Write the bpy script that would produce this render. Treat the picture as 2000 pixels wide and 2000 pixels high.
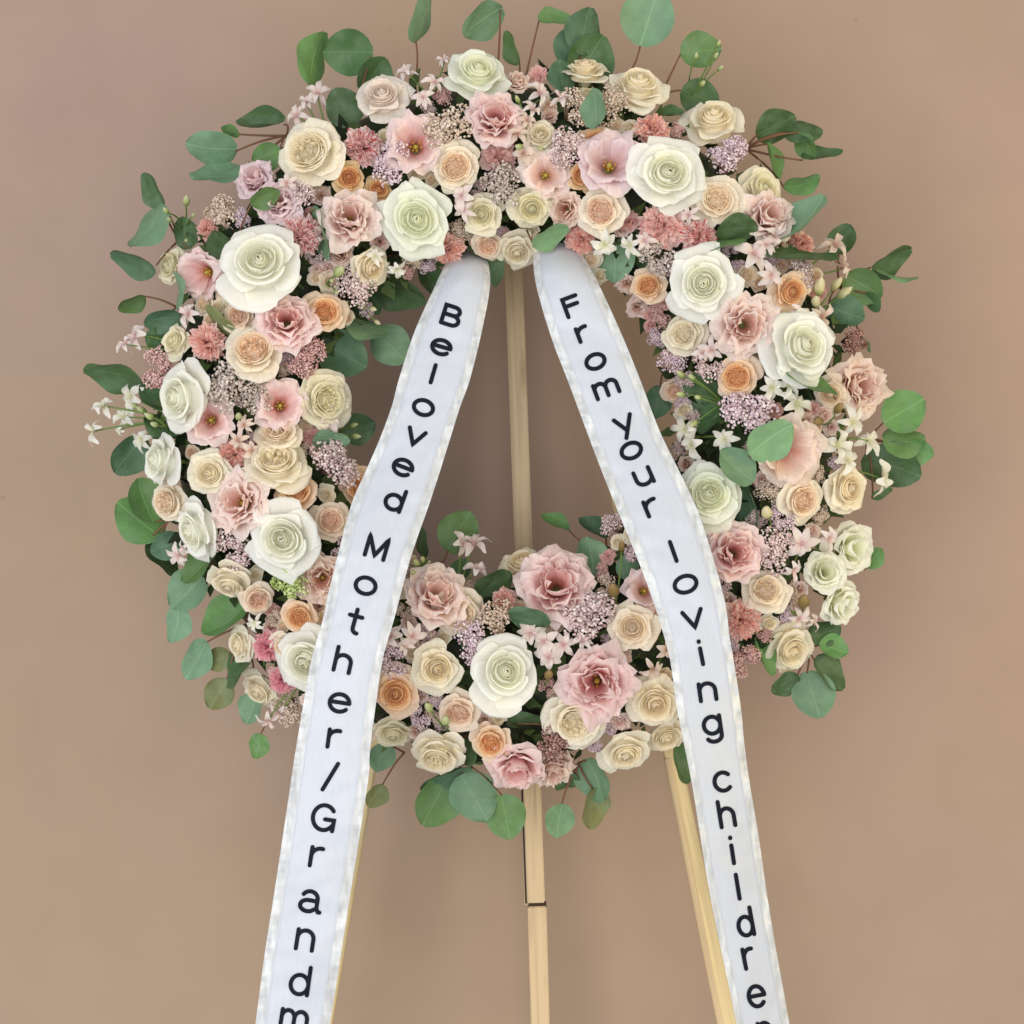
import bpy, bmesh, math, random
from math import sin, cos, pi, sqrt, radians as R_
from mathutils import Vector, Matrix, noise

random.seed(7)
for o in list(bpy.data.objects):
    bpy.data.objects.remove(o)
sc = bpy.context.scene
COL = sc.collection

# ------------------------------------------------------------------ camera
CAMD, FPX = 1.75, 3182.0
cam_d = bpy.data.cameras.new("camera")
cam_d.sensor_width = 36.0
cam_d.lens = 36.0 * FPX / 2000.0
cam_d.clip_end = 50
cam = bpy.data.objects.new("camera", cam_d)
COL.objects.link(cam)
cam.location = (0, -CAMD, 0)
cam.rotation_euler = (R_(90), 0, 0)
sc.camera = cam

# ------------------------------------------------------------------ world and lamps (soft window light, cool from one side, warm from the other)
w = bpy.data.worlds.new("World"); sc.world = w; w.use_nodes = True
bg = w.node_tree.nodes["Background"]
bg.inputs[0].default_value = (0.95, 0.97, 1.0, 1)
bg.inputs[1].default_value = 0.61

def area(name, loc, target, size, power, col):
    d = bpy.data.lights.new(name, 'AREA'); d.shape = 'RECTANGLE'
    d.size, d.size_y = size; d.energy = power; d.color = col
    o = bpy.data.objects.new(name, d); COL.objects.link(o)
    o.location = loc
    o.rotation_euler = (Vector(target) - Vector(loc)).to_track_quat('-Z', 'Y').to_euler()
    return o
area("window_light", (-0.75, -2.9, -0.25), (0.0, 0, -0.25), (3.0, 2.4), 64, (1.0, 0.985, 0.97))
area("room_light", (2.1, -1.2, 0.35), (0.7, 0.2, 0.0), (1.2, 1.2), 17, (1.0, 0.74, 0.20))
sc.view_settings.view_transform = 'Standard'
sc.view_settings.look = 'None'
sc.view_settings.exposure = 0.05
sc.view_settings.gamma = 1.0

# ------------------------------------------------------------------ helpers
def at(px, py, y):
    s = (CAMD + y) / FPX
    return Vector(((px - 1000) * s, y, (1000 - py) * s))
def pxm(y): return (CAMD + y) / FPX

def mesh(name, verts, faces, attrs=None, smooth=True):
    m = bpy.data.meshes.new(name)
    m.from_pydata([tuple(v) for v in verts], [], faces)
    if attrs:
        for k, vals in attrs.items():
            a = m.attributes.new(k, 'FLOAT', 'POINT')
            a.data.foreach_set('value', vals)
    if smooth:
        m.polygons.foreach_set('use_smooth', [True] * len(m.polygons))
    m.update()
    return m

def link(name, me, mat=None, parent=None):
    o = bpy.data.objects.new(name, me)
    COL.objects.link(o)
    if parent: o.parent = parent
    if mat and me:
        if not me.materials: me.materials.append(None)
        o.material_slots[0].link = 'OBJECT'
        o.material_slots[0].material = mat
    return o
def tag(o, label, cat, group=None, kind=None):
    if label: o['label'] = label
    if cat: o['category'] = cat
    if group: o['group'] = group
    if kind: o['kind'] = kind
    return o
def empty(name, mtx, parent=None):
    o = bpy.data.objects.new(name, None); COL.objects.link(o)
    o.empty_display_size = 0.02
    o.matrix_world = mtx
    if parent: o.parent = parent
    return o

def grid(nu, nv, f, closed_u=False):
    V, F = [], []
    for j in range(nv + 1):
        for i in range(nu + 1):
            V.append(f(i / nu, j / nv))
    for j in range(nv):
        for i in range(nu):
            a = j * (nu + 1) + i
            F.append((a, a + 1, a + nu + 2, a + nu + 1))
    return V, F

class MB:
    def __init__(s): s.v, s.f, s.t = [], [], []
    def add(s, V, F, t=None):
        n = len(s.v)
        s.v += [Vector(v) for v in V]
        s.f += [tuple(i + n for i in q) for q in F]
        if t is None: t = 0.5
        s.t += list(t) if hasattr(t, '__len__') else [t] * len(V)
    def tube(s, pts, rads, n=6, t=0.5):
        pts = [Vector(p) for p in pts]
        V, F = [], []
        for i, p in enumerate(pts):
            d = (pts[min(i + 1, len(pts) - 1)] - pts[max(i - 1, 0)]).normalized()
            a = d.orthogonal().normalized(); b = d.cross(a)
            r = rads[i] if hasattr(rads, '__len__') else rads
            for k in range(n):
                an = 2 * pi * k / n
                V.append(p + a * cos(an) * r + b * sin(an) * r)
        for i in range(len(pts) - 1):
            for k in range(n):
                F.append((i * n + k, i * n + (k + 1) % n, (i + 1) * n + (k + 1) % n, (i + 1) * n + k))
        F.append(tuple(range(n))[::-1]); F.append(tuple((len(pts) - 1) * n + k for k in range(n)))
        s.add(V, F, t)
    def build(s, name, smooth=True):
        return mesh(name, s.v, s.f, {'t': s.t}, smooth)

def bez(a, b, c, n=10):
    return [a * (1 - t) ** 2 + b * 2 * t * (1 - t) + c * t * t for t in [i / n for i in range(n + 1)]]

_ico = bmesh.new(); bmesh.ops.create_icosphere(_ico, subdivisions=1, radius=1)
ICO_V = [v.co.copy() for v in _ico.verts]; _ico.verts.index_update()
ICO_F = [tuple(v.index for v in f.verts) for f in _ico.faces]; _ico.free()

# ------------------------------------------------------------------ materials
def new_mat(name):
    m = bpy.data.materials.new(name); m.use_nodes = True
    nt = m.node_tree
    return m, nt, nt.nodes, nt.nodes["Principled BSDF"], nt.nodes["Material Output"]

def ramp_node(N, stops):
    r = N.new('ShaderNodeValToRGB')
    e = r.color_ramp.elements
    while len(e) < len(stops): e.new(0.5)
    for el, (p, c) in zip(e, stops):
        el.position = p; el.color = (*c, 1)
    return r

def petal_mat(name, stops, vary=0.06, transl=0.36, vein=0.10, stripe=None, rough=0.47, blotch=None):
    """colour from the petal's own pigment, heart (t=0) to rim (t=1)"""
    m, nt, N, P, O = new_mat(name); L = nt.links
    at_ = N.new('ShaderNodeAttribute'); at_.attribute_name = 't'
    tc = N.new('ShaderNodeTexCoord')
    nz = N.new('ShaderNodeTexNoise'); nz.inputs['Scale'].default_value = 5.0; nz.inputs['Detail'].default_value = 3
    L.new(tc.outputs['Object'], nz.inputs['Vector'])
    ad = N.new('ShaderNodeMath'); ad.operation = 'MULTIPLY_ADD'
    L.new(nz.outputs['Fac'], ad.inputs[0]); ad.inputs[1].default_value = 0.22
    sb = N.new('ShaderNodeMath'); sb.operation = 'SUBTRACT'; sb.inputs[1].default_value = 0.11
    L.new(at_.outputs['Fac'], ad.inputs[2]); L.new(ad.outputs[0], sb.inputs[0])
    rp = ramp_node(N, stops); L.new(sb.outputs[0], rp.inputs[0])
    col = rp.outputs[0]
    ua = N.new('ShaderNodeAttribute'); ua.attribute_name = 'u'
    # fine veins along the petal
    cx = N.new('ShaderNodeCombineXYZ')
    um = N.new('ShaderNodeMath'); um.operation = 'MULTIPLY'; um.inputs[1].default_value = 14
    L.new(ua.outputs['Fac'], um.inputs[0]); L.new(um.outputs[0], cx.inputs[0]); L.new(at_.outputs['Fac'], cx.inputs[1])
    oi = N.new('ShaderNodeObjectInfo'); L.new(oi.outputs['Random'], cx.inputs[2])
    vn = N.new('ShaderNodeTexNoise'); vn.inputs['Scale'].default_value = 2.2; vn.inputs['Detail'].default_value = 2
    L.new(cx.outputs[0], vn.inputs['Vector'])
    if stripe:
        sr = N.new('ShaderNodeMapRange'); sr.inputs['From Min'].default_value = 0.50; sr.inputs['From Max'].default_value = 0.58
        L.new(vn.outputs['Fac'], sr.inputs['Value'])
        mx = N.new('ShaderNodeMix'); mx.data_type = 'RGBA'
        L.new(sr.outputs[0], mx.inputs['Factor']); L.new(col, mx.inputs['A']); mx.inputs['B'].default_value = (*stripe, 1)
        col = mx.outputs['Result']
    hs = N.new('ShaderNodeHueSaturation')
    mv = N.new('ShaderNodeMapRange'); mv.inputs['To Min'].default_value = 1 - vein; mv.inputs['To Max'].default_value = 1 + vein
    mv.inputs['From Min'].default_value = 0.3; mv.inputs['From Max'].default_value = 0.7
    L.new(vn.outputs['Fac'], mv.inputs['Value'])
    rv = N.new('ShaderNodeMapRange'); rv.inputs['To Min'].default_value = 1 - vary; rv.inputs['To Max'].default_value = 1 + vary
    L.new(oi.outputs['Random'], rv.inputs['Value'])
    ml = N.new('ShaderNodeMath'); ml.operation = 'MULTIPLY'
    L.new(mv.outputs[0], ml.inputs[0]); L.new(rv.outputs[0], ml.inputs[1])
    L.new(ml.outputs[0], hs.inputs['Value']); L.new(col, hs.inputs['Color'])
    col = hs.outputs[0]
    if blotch:
        n2 = N.new('ShaderNodeTexNoise'); n2.inputs['Scale'].default_value = 2.4; n2.inputs['Detail'].default_value = 5
        L.new(tc.outputs['Object'], n2.inputs['Vector'])
        r2 = N.new('ShaderNodeMapRange'); r2.inputs['From Min'].default_value = 0.56; r2.inputs['From Max'].default_value = 0.75; r2.inputs['To Max'].default_value = 0.55
        L.new(n2.outputs['Fac'], r2.inputs['Value'])
        m2 = N.new('ShaderNodeMix'); m2.data_type = 'RGBA'
        L.new(r2.outputs[0], m2.inputs['Factor']); L.new(col, m2.inputs['A']); m2.inputs['B'].default_value = (*blotch, 1)
        col = m2.outputs['Result']
    ne = N.new('ShaderNodeTexNoise'); ne.inputs['Scale'].default_value = 3.2; ne.inputs['Detail'].default_value = 4
    ev = N.new('ShaderNodeVectorMath'); ev.operation = 'ADD'; L.new(tc.outputs['Object'], ev.inputs[0]); L.new(oi.outputs['Random'], ev.inputs[1]); L.new(ev.outputs[0], ne.inputs['Vector'])
    er = N.new('ShaderNodeMapRange'); er.inputs['From Min'].default_value = 0.55; er.inputs['From Max'].default_value = 0.72; er.inputs['To Max'].default_value = 0.30
    L.new(ne.outputs['Fac'], er.inputs['Value'])
    eb = N.new('ShaderNodeMix'); eb.data_type = 'RGBA'; L.new(er.outputs[0], eb.inputs['Factor']); L.new(col, eb.inputs['A'])
    eh = N.new('ShaderNodeHueSaturation'); eh.inputs['Saturation'].default_value = 1.9; eh.inputs['Value'].default_value = 0.92; L.new(col, eh.inputs['Color']); L.new(eh.outputs[0], eb.inputs['B'])
    col = eb.outputs['Result']
    L.new(col, P.inputs['Base Color'])
    P.inputs['Roughness'].default_value = rough
    P.inputs['Specular IOR Level'].default_value = 0.32
    P.inputs['Sheen Weight'].default_value = 0.12
    bp = N.new('ShaderNodeBump'); bp.inputs['Strength'].default_value = 0.06; bp.inputs['Distance'].default_value = 0.02
    L.new(vn.outputs['Fac'], bp.inputs['Height']); L.new(bp.outputs[0], P.inputs['Normal'])
    tr = N.new('ShaderNodeBsdfTranslucent'); L.new(col, tr.inputs['Color'])
    ms = N.new('ShaderNodeMixShader'); ms.inputs[0].default_value = transl
    L.new(P.outputs[0], ms.inputs[1]); L.new(tr.outputs[0], ms.inputs[2]); L.new(ms.outputs[0], O.inputs[0])
    return m

def leaf_mat(name, c, back=None, vary=0.18, rough=0.5):
    m, nt, N, P, O = new_mat(name); L = nt.links
    oi = N.new('ShaderNodeObjectInfo'); tc = N.new('ShaderNodeTexCoord')
    nz = N.new('ShaderNodeTexNoise'); nz.inputs['Scale'].default_value = 4; nz.inputs['Detail'].default_value = 4
    L.new(tc.outputs['Object'], nz.inputs['Vector'])
    ua = N.new('ShaderNodeAttribute'); ua.attribute_name = 'u'
    ta = N.new('ShaderNodeAttribute'); ta.attribute_name = 't'
    ab = N.new('ShaderNodeMath'); ab.operation = 'ABSOLUTE'; L.new(ua.outputs['Fac'], ab.inputs[0])
    # side veins: bands along t sheared by |u|
    sh = N.new('ShaderNodeMath'); sh.operation = 'MULTIPLY_ADD'; sh.inputs[1].default_value = -0.45
    L.new(ab.outputs[0], sh.inputs[0]); L.new(ta.outputs['Fac'], sh.inputs[2])
    sm = N.new('ShaderNodeMath'); sm.operation = 'MULTIPLY'; sm.inputs[1].default_value = 42; L.new(sh.outputs[0], sm.inputs[0])
    ss = N.new('ShaderNodeMath'); ss.operation = 'SINE'; L.new(sm.outputs[0], ss.inputs[0])
    sp = N.new('ShaderNodeMapRange'); sp.inputs['From Min'].default_value = 0.86; sp.inputs['From Max'].default_value = 1.0; sp.inputs['To Max'].default_value = 0.14
    L.new(ss.outputs[0], sp.inputs['Value'])
    mr = N.new('ShaderNodeMapRange'); mr.inputs['From Min'].default_value = 0.012; mr.inputs['From Max'].default_value = 0.045; mr.inputs['To Min'].default_value = 0.45; mr.inputs['To Max'].default_value = 0
    L.new(ab.outputs[0], mr.inputs['Value'])
    mxx = N.new('ShaderNodeMath'); mxx.operation = 'MAXIMUM'; L.new(sp.outputs[0], mxx.inputs[0]); L.new(mr.outputs[0], mxx.inputs[1])
    mx = N.new('ShaderNodeMix'); mx.data_type = 'RGBA'
    mx.inputs['A'].default_value = (*c, 1); mx.inputs['B'].default_value = (*[min(1, x * 1.6 + 0.04) for x in c], 1)
    L.new(mxx.outputs[0], mx.inputs['Factor'])
    hs = N.new('ShaderNodeHueSaturation')
    a = N.new('ShaderNodeMapRange'); a.inputs['To Min'].default_value = 1 - vary; a.inputs['To Max'].default_value = 1 + vary
    L.new(oi.outputs['Random'], a.inputs['Value'])
    b = N.new('ShaderNodeMapRange'); b.inputs['From Min'].default_value = 0.3; b.inputs['From Max'].default_value = 0.7; b.inputs['To Min'].default_value = 0.86; b.inputs['To Max'].default_value = 1.12
    L.new(nz.outputs['Fac'], b.inputs['Value'])
    ml = N.new('ShaderNodeMath'); ml.operation = 'MULTIPLY'; L.new(a.outputs[0], ml.inputs[0]); L.new(b.outputs[0], ml.inputs[1])
    L.new(ml.outputs[0], hs.inputs['Value']); L.new(mx.outputs['Result'], hs.inputs['Color'])
    hu = N.new('ShaderNodeMapRange'); hu.inputs['To Min'].default_value = 0.49; hu.inputs['To Max'].default_value = 0.515
    L.new(oi.outputs['Random'], hu.inputs['Value']); L.new(hu.outputs[0], hs.inputs['Hue'])
    nb = N.new('ShaderNodeTexNoise'); nb.inputs['Scale'].default_value = 2.6; nb.inputs['Detail'].default_value = 6
    rb_ = N.new('ShaderNodeVectorMath'); rb_.operation = 'ADD'; L.new(tc.outputs['Object'], rb_.inputs[0]); L.new(oi.outputs['Random'], rb_.inputs[1])
    L.new(rb_.outputs[0], nb.inputs['Vector'])
    rbm = N.new('ShaderNodeMapRange'); rbm.inputs['From Min'].default_value = 0.42; rbm.inputs['From Max'].default_value = 0.68; rbm.inputs['To Max'].default_value = 0.38; L.new(nb.outputs['Fac'], rbm.inputs['Value'])
    blm = N.new('ShaderNodeMix'); blm.data_type = 'RGBA'; L.new(rbm.outputs[0], blm.inputs['Factor']); L.new(hs.outputs[0], blm.inputs['A']); blm.inputs['B'].default_value = (0.24, 0.36, 0.24, 1)
    ns_ = N.new('ShaderNodeTexNoise'); ns_.inputs['Scale'].default_value = 17; ns_.inputs['Detail'].default_value = 2; L.new(rb_.outputs[0], ns_.inputs['Vector'])
    rs_ = N.new('ShaderNodeMapRange'); rs_.inputs['From Min'].default_value = 0.70; rs_.inputs['From Max'].default_value = 0.76; rs_.inputs['To Max'].default_value = 0.2; L.new(ns_.outputs['Fac'], rs_.inputs['Value'])
    spm = N.new('ShaderNodeMix'); spm.data_type = 'RGBA'; L.new(rs_.outputs[0], spm.inputs['Factor']); L.new(blm.outputs['Result'], spm.inputs['A']); spm.inputs['B'].default_value = (0.13, 0.10, 0.05, 1)
    L.new(spm.outputs['Result'], P.inputs['Base Color'])
    P.inputs['Roughness'].default_value = rough; P.inputs['Specular IOR Level'].default_value = 0.3
    bp = N.new('ShaderNodeBump'); bp.inputs['Strength'].default_value = 0.25; bp.inputs['Distance'].default_value = 0.02
    L.new(mxx.outputs[0], bp.inputs['Height']); L.new(bp.outputs[0], P.inputs['Normal'])
    tr = N.new('ShaderNodeBsdfTranslucent'); L.new(hs.outputs[0], tr.inputs['Color'])
    ms = N.new('ShaderNodeMixShader'); ms.inputs[0].default_value = 0.18
    L.new(P.outputs[0], ms.inputs[1]); L.new(tr.outputs[0], ms.inputs[2]); L.new(ms.outputs[0], O.inputs[0])
    return m

def plain_mat(name, c, rough=0.6, spec=0.3, nscale=30, namp=0.12, bump=0.0):
    m, nt, N, P, O = new_mat(name); L = nt.links
    tc = N.new('ShaderNodeTexCoord'); nz = N.new('ShaderNodeTexNoise')
    nz.inputs['Scale'].default_value = nscale; nz.inputs['Detail'].default_value = 4
    L.new(tc.outputs['Object'], nz.inputs['Vector'])
    mr = N.new('ShaderNodeMapRange'); mr.inputs['From Min'].default_value = 0.3; mr.inputs['From Max'].default_value = 0.7
    mr.inputs['To Min'].default_value = 1 - namp; mr.inputs['To Max'].default_value = 1 + namp
    L.new(nz.outputs['Fac'], mr.inputs['Value'])
    hs = N.new('ShaderNodeHueSaturation'); hs.inputs['Color'].default_value = (*c, 1)
    L.new(mr.outputs[0], hs.inputs['Value']); L.new(hs.outputs[0], P.inputs['Base Color'])
    P.inputs['Roughness'].default_value = rough; P.inputs['Specular IOR Level'].default_value = spec
    if bump:
        bp = N.new('ShaderNodeBump'); bp.inputs['Strength'].default_value = bump; bp.inputs['Distance'].default_value = 0.003
        L.new(nz.outputs['Fac'], bp.inputs['Height']); L.new(bp.outputs[0], P.inputs['Normal'])
    return m

def speck_mat(name, stops, transl=0.15):
    m, nt, N, P, O = new_mat(name); L = nt.links
    a = N.new('ShaderNodeAttribute'); a.attribute_name = 't'
    rp = ramp_node(N, stops); L.new(a.outputs['Fac'], rp.inputs[0])
    L.new(rp.outputs[0], P.inputs['Base Color']); P.inputs['Roughness'].default_value = 0.7
    P.inputs['Specular IOR Level'].default_value = 0.2
    return m

def S(r, g, b):  # sRGB bytes -> linear
    return tuple((x / 255 / 12.92) if x / 255 <= 0.04045 else ((x / 255 + 0.055) / 1.055) ** 2.4 for x in (r, g, b))

M = {}
M['white'] = petal_mat('white_rose_petal', [(0.0, S(249, 247, 222)), (0.25, S(249, 249, 234)), (0.6, S(250, 250, 242)), (1, S(250, 250, 244))], vein=0.03)
M['white_green'] = petal_mat('greenish_white_petal', [(0.0, S(244, 245, 214)), (0.3, S(246, 248, 228)), (0.7, S(247, 250, 236)), (1, S(248, 250, 238))], vein=0.04)
M['ivory_green'] = petal_mat('ivory_green_petal', [(0.0, S(224, 230, 176)), (0.3, S(245, 246, 220)), (0.7, S(250, 250, 236)), (1, S(251, 251, 240))], vein=0.04)
M['blush_white'] = petal_mat('blush_white_petal', [(0.0, S(241, 226, 213)), (0.4, S(246, 234, 223)), (1, S(248, 240, 229))])
M['cream'] = petal_mat('cream_petal', [(0.0, S(246, 234, 203)), (0.25, S(250, 240, 215)), (0.6, S(251, 244, 224)), (1, S(251, 245, 227))], blotch=S(246, 237, 210))
M['cream_gold'] = petal_mat('golden_cream_petal', [(0.0, S(245, 227, 194)), (0.3, S(249, 237, 209)), (0.65, S(250, 242, 219)), (1, S(251, 244, 224))])
M['cream_tan'] = petal_mat('buff_cream_petal', [(0.0, S(242, 231, 205)), (0.4, S(247, 238, 215)), (1, S(249, 242, 221))], blotch=S(241, 229, 204))
M['cream_green'] = petal_mat('greenish_cream_petal', [(0.0, S(239, 233, 198)), (0.35, S(246, 240, 212)), (1, S(249, 243, 221))])
M['cream_peach'] = petal_mat('peach_hearted_cream_petal', [(0.0, S(247, 220, 193)), (0.28, S(250, 230, 203)), (0.5, S(251, 239, 218)), (1, S(251, 243, 225))])
M['cream_coral'] = petal_mat('coral_hearted_cream_petal', [(0.0, S(246, 213, 192)), (0.28, S(249, 227, 205)), (0.5, S(250, 239, 219)), (1, S(250, 242, 225))])
M['peach'] = petal_mat('peach_petal', [(0.0, S(232, 168, 112)), (0.3, S(246, 205, 156)), (0.6, S(250, 221, 186)), (1, S(252, 232, 210))])
M['apricot'] = petal_mat('apricot_petal', [(0.0, S(226, 156, 104)), (0.35, S(238, 188, 132)), (0.7, S(242, 210, 162)), (1, S(241, 219, 179))])
M['peach_pale'] = petal_mat('pale_peach_petal', [(0.0, S(248, 228, 201)), (0.35, S(250, 236, 212)), (0.7, S(251, 240, 221)), (1, S(251, 242, 225))])
M['peach_pink'] = petal_mat('pinkish_peach_petal', [(0.0, S(240, 205, 180)), (0.35, S(245, 222, 198)), (0.7, S(247, 230, 209)), (1, S(248, 234, 216))])
M['pink'] = petal_mat('pink_lisianthus_petal', [(0.0, S(170, 140, 80)), (0.16, S(222, 150, 138)), (0.38, S(246, 208, 204)), (0.75, S(251, 226, 222)), (1, S(253, 234, 230))], transl=0.38)
M['pink_pale'] = petal_mat('pale_pink_lisianthus_petal', [(0.0, S(210, 170, 126)), (0.2, S(238, 194, 178)), (0.5, S(250, 226, 218)), (1, S(253, 238, 231))], transl=0.38)
M['pink_deep'] = petal_mat('deep_pink_lisianthus_petal', [(0.0, S(206, 104, 104)), (0.25, S(243, 180, 176)), (0.55, S(250, 216, 212)), (1, S(252, 230, 226))], transl=0.38)
M['pink_lilac'] = petal_mat('lilac_pink_petal', [(0.0, S(196, 164, 96)), (0.18, S(228, 182, 178)), (0.5, S(244, 220, 222)), (1, S(249, 232, 234))], transl=0.38)
M['blush_beige'] = petal_mat('blush_beige_petal', [(0.0, S(216, 140, 124)), (0.25, S(238, 194, 178)), (0.6, S(246, 222, 208)), (1, S(249, 232, 220))], transl=0.38)
M['carn_red'] = petal_mat('red_striped_carnation_petal', [(0.0, S(206, 90, 92)), (0.5, S(240, 204, 198)), (1, S(248, 232, 226))], stripe=S(196, 62, 68), vein=0.05)
M['carn_coral'] = petal_mat('coral_carnation_petal', [(0.0, S(214, 124, 110)), (0.5, S(241, 196, 182)), (1, S(248, 226, 216))], stripe=S(222, 126, 108), vein=0.05)
M['carn_pink'] = petal_mat('speckled_pink_carnation_petal', [(0.0, S(221, 149, 145)), (0.5, S(239, 203, 195)), (1, S(243, 217, 211))], stripe=S(225, 147, 140), vein=0.05)
M['carn_hot'] = petal_mat('rose_pink_carnation_petal', [(0.0, S(207, 109, 131)), (0.5, S(233, 153, 167)), (1, S(241, 203, 199))], stripe=S(225, 131, 148), vein=0.05)
M['carn_dusk'] = petal_mat('dusky_pink_carnation_petal', [(0.0, S(195, 135, 131)), (0.5, S(221, 171, 163)), (1, S(234, 201, 193))], vein=0.08)
M['floret'] = petal_mat('pale_lilac_floret_petal', [(0.0, S(219, 178, 175)), (0.35, S(237, 220, 214)), (1, S(243, 233, 228))], transl=0.3)
M['floret_white'] = petal_mat('white_floret_petal', [(0.0, S(218, 217, 175)), (0.4, S(240, 237, 224)), (1, S(244, 241, 233))], transl=0.3)
M['floret_tan'] = petal_mat('blush_tan_floret_petal', [(0.0, S(198, 156, 137)), (0.4, S(230, 209, 194)), (1, S(239, 223, 211))], transl=0.3)
M['bud'] = petal_mat('pale_green_bud', [(0.0, S(116, 142, 66)), (0.5, S(186, 200, 132)), (1, S(226, 226, 186))])
M['bud_cream'] = petal_mat('cream_bud', [(0.0, S(150, 160, 88)), (0.5, S(226, 220, 172)), (1, S(238, 230, 200))])
M['bud_olive'] = petal_mat('olive_bud', [(0.0, S(112, 100, 44)), (0.6, S(158, 132, 76)), (1, S(190, 160, 110))])
M['mauve'] = speck_mat('mauve_rice_flower', [(0, S(150, 122, 118)), (0.5, S(208, 182, 180)), (1, S(240, 228, 224))])
M['lilac'] = speck_mat('lilac_rice_flower', [(0, S(156, 124, 134)), (0.5, S(212, 188, 196)), (1, S(240, 226, 230))])
M['grey'] = speck_mat('grey_rice_flower', [(0, S(142, 123, 114)), (0.5, S(186, 171, 162)), (1, S(229, 218, 210))])
M['tan'] = speck_mat('tan_rice_flower', [(0, S(155, 128, 106)), (0.5, S(207, 184, 164)), (1, S(239, 227, 213))])
M['rust'] = speck_mat('rust_rice_flower', [(0, S(96, 58, 52)), (0.5, S(150, 108, 100)), (1, S(204, 170, 158))])
M['rosy'] = speck_mat('rosy_rice_flower', [(0, S(148, 107, 105)), (0.5, S(202, 159, 155)), (1, S(230, 200, 193))])
M['lime'] = speck_mat('lime_green_florets', [(0, S(120, 142, 66)), (0.5, S(182, 198, 122)), (1, S(222, 228, 178))])
M['leaf_b'] = leaf_mat('blue_green_leaf', S(122, 158, 124))
M['leaf_g'] = leaf_mat('green_leaf', S(106, 144, 84))
M['leaf_d'] = leaf_mat('dark_green_leaf', S(78, 108, 66))
M['leaf_l'] = leaf_mat('light_green_leaf', S(126, 162, 118))
M['leaf_o'] = leaf_mat('olive_leaf', S(132, 138, 88))
M['leaf_k'] = leaf_mat('deep_blue_green_leaf', S(86, 120, 90))
M['stem_red'] = plain_mat('reddish_stem', S(120, 84, 62))
M['stem'] = plain_mat('green_stem', S(104, 128, 66))
M['calyx'] = plain_mat('calyx_green', S(128, 142, 84))
M['moss'] = plain_mat('moss', S(40, 48, 30), nscale=60, namp=0.4, bump=0.6)
M['pistil'] = plain_mat('pistil_yellow_green', S(176, 158, 66))
M['stamen'] = plain_mat('stamen_amber', S(206, 150, 60))
M['throat'] = plain_mat('brown_throat', S(120, 76, 40))

# ------------------------------------------------------------------ wall
def wall_mat():
    m, nt, N, P, O = new_mat('painted_plaster'); L = nt.links
    tc = N.new('ShaderNodeTexCoord')
    n1 = N.new('ShaderNodeTexNoise'); n1.inputs['Scale'].default_value = 1.6; n1.inputs['Detail'].default_value = 4
    n2 = N.new('ShaderNodeTexNoise'); n2.inputs['Scale'].default_value = 9; n2.inputs['Detail'].default_value = 6
    n3 = N.new('ShaderNodeTexNoise'); n3.inputs['Scale'].default_value = 160; n3.inputs['Detail'].default_value = 3
    for n in (n1, n2, n3): L.new(tc.outputs['Object'], n.inputs['Vector'])
    rp = ramp_node(N, [(0.35, S(167, 142, 129)), (0.65, S(167, 143, 121))]); L.new(n1.outputs['Fac'], rp.inputs[0])
    mr = N.new('ShaderNodeMapRange'); mr.inputs['From Min'].default_value = 0.3; mr.inputs['From Max'].default_value = 0.7; mr.inputs['To Min'].default_value = 0.965; mr.inputs['To Max'].default_value = 1.035
    L.new(n2.outputs['Fac'], mr.inputs['Value'])
    hs = N.new('ShaderNodeHueSaturation'); L.new(mr.outputs[0], hs.inputs['Value']); L.new(rp.outputs[0], hs.inputs['Color'])
    # sparse scuffs and pin holes in the paint
    vo = N.new('ShaderNodeTexVoronoi'); vo.inputs['Scale'].default_value = 9; L.new(tc.outputs['Object'], vo.inputs['Vector'])
    vr = N.new('ShaderNodeMapRange'); vr.inputs['From Min'].default_value = 0.015; vr.inputs['From Max'].default_value = 0.035; vr.inputs['To Min'].default_value = 0.35; vr.inputs['To Max'].default_value = 0.0
    L.new(vo.outputs['Distance'], vr.inputs['Value'])
    mx = N.new('ShaderNodeMix'); mx.data_type = 'RGBA'; L.new(vr.outputs[0], mx.inputs['Factor']); L.new(hs.outputs[0], mx.inputs['A']); mx.inputs['B'].default_value = (*S(140, 112, 94), 1)
    L.new(mx.outputs['Result'], P.inputs['Base Color'])
    P.inputs['Roughness'].default_value = 0.62; P.inputs['Specular IOR Level'].default_value = 0.25
    ad = N.new('ShaderNodeMath'); ad.operation = 'MULTIPLY_ADD'; ad.inputs[1].default_value = 0.25
    L.new(n3.outputs['Fac'], ad.inputs[0]); L.new(n2.outputs['Fac'], ad.inputs[2])
    bp = N.new('ShaderNodeBump'); bp.inputs['Strength'].default_value = 0.12; bp.inputs['Distance'].default_value = 0.006
    L.new(ad.outputs[0], bp.inputs['Height']); L.new(bp.outputs[0], P.inputs['Normal'])
    return m
WALL_Y = 0.235
wv, wf = grid(40, 40, lambda u, v: Vector((-2.2 + 4.4 * u, WALL_Y + 0.003 * noise.noise(Vector((u * 9, v * 9, 1))), -2.2 + 4.4 * v)))
wall = link('wall', mesh('wall', wv, wf), wall_mat())
tag(wall, 'smooth pinkish beige painted wall behind the wreath and easel', 'wall', kind='structure')

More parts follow.
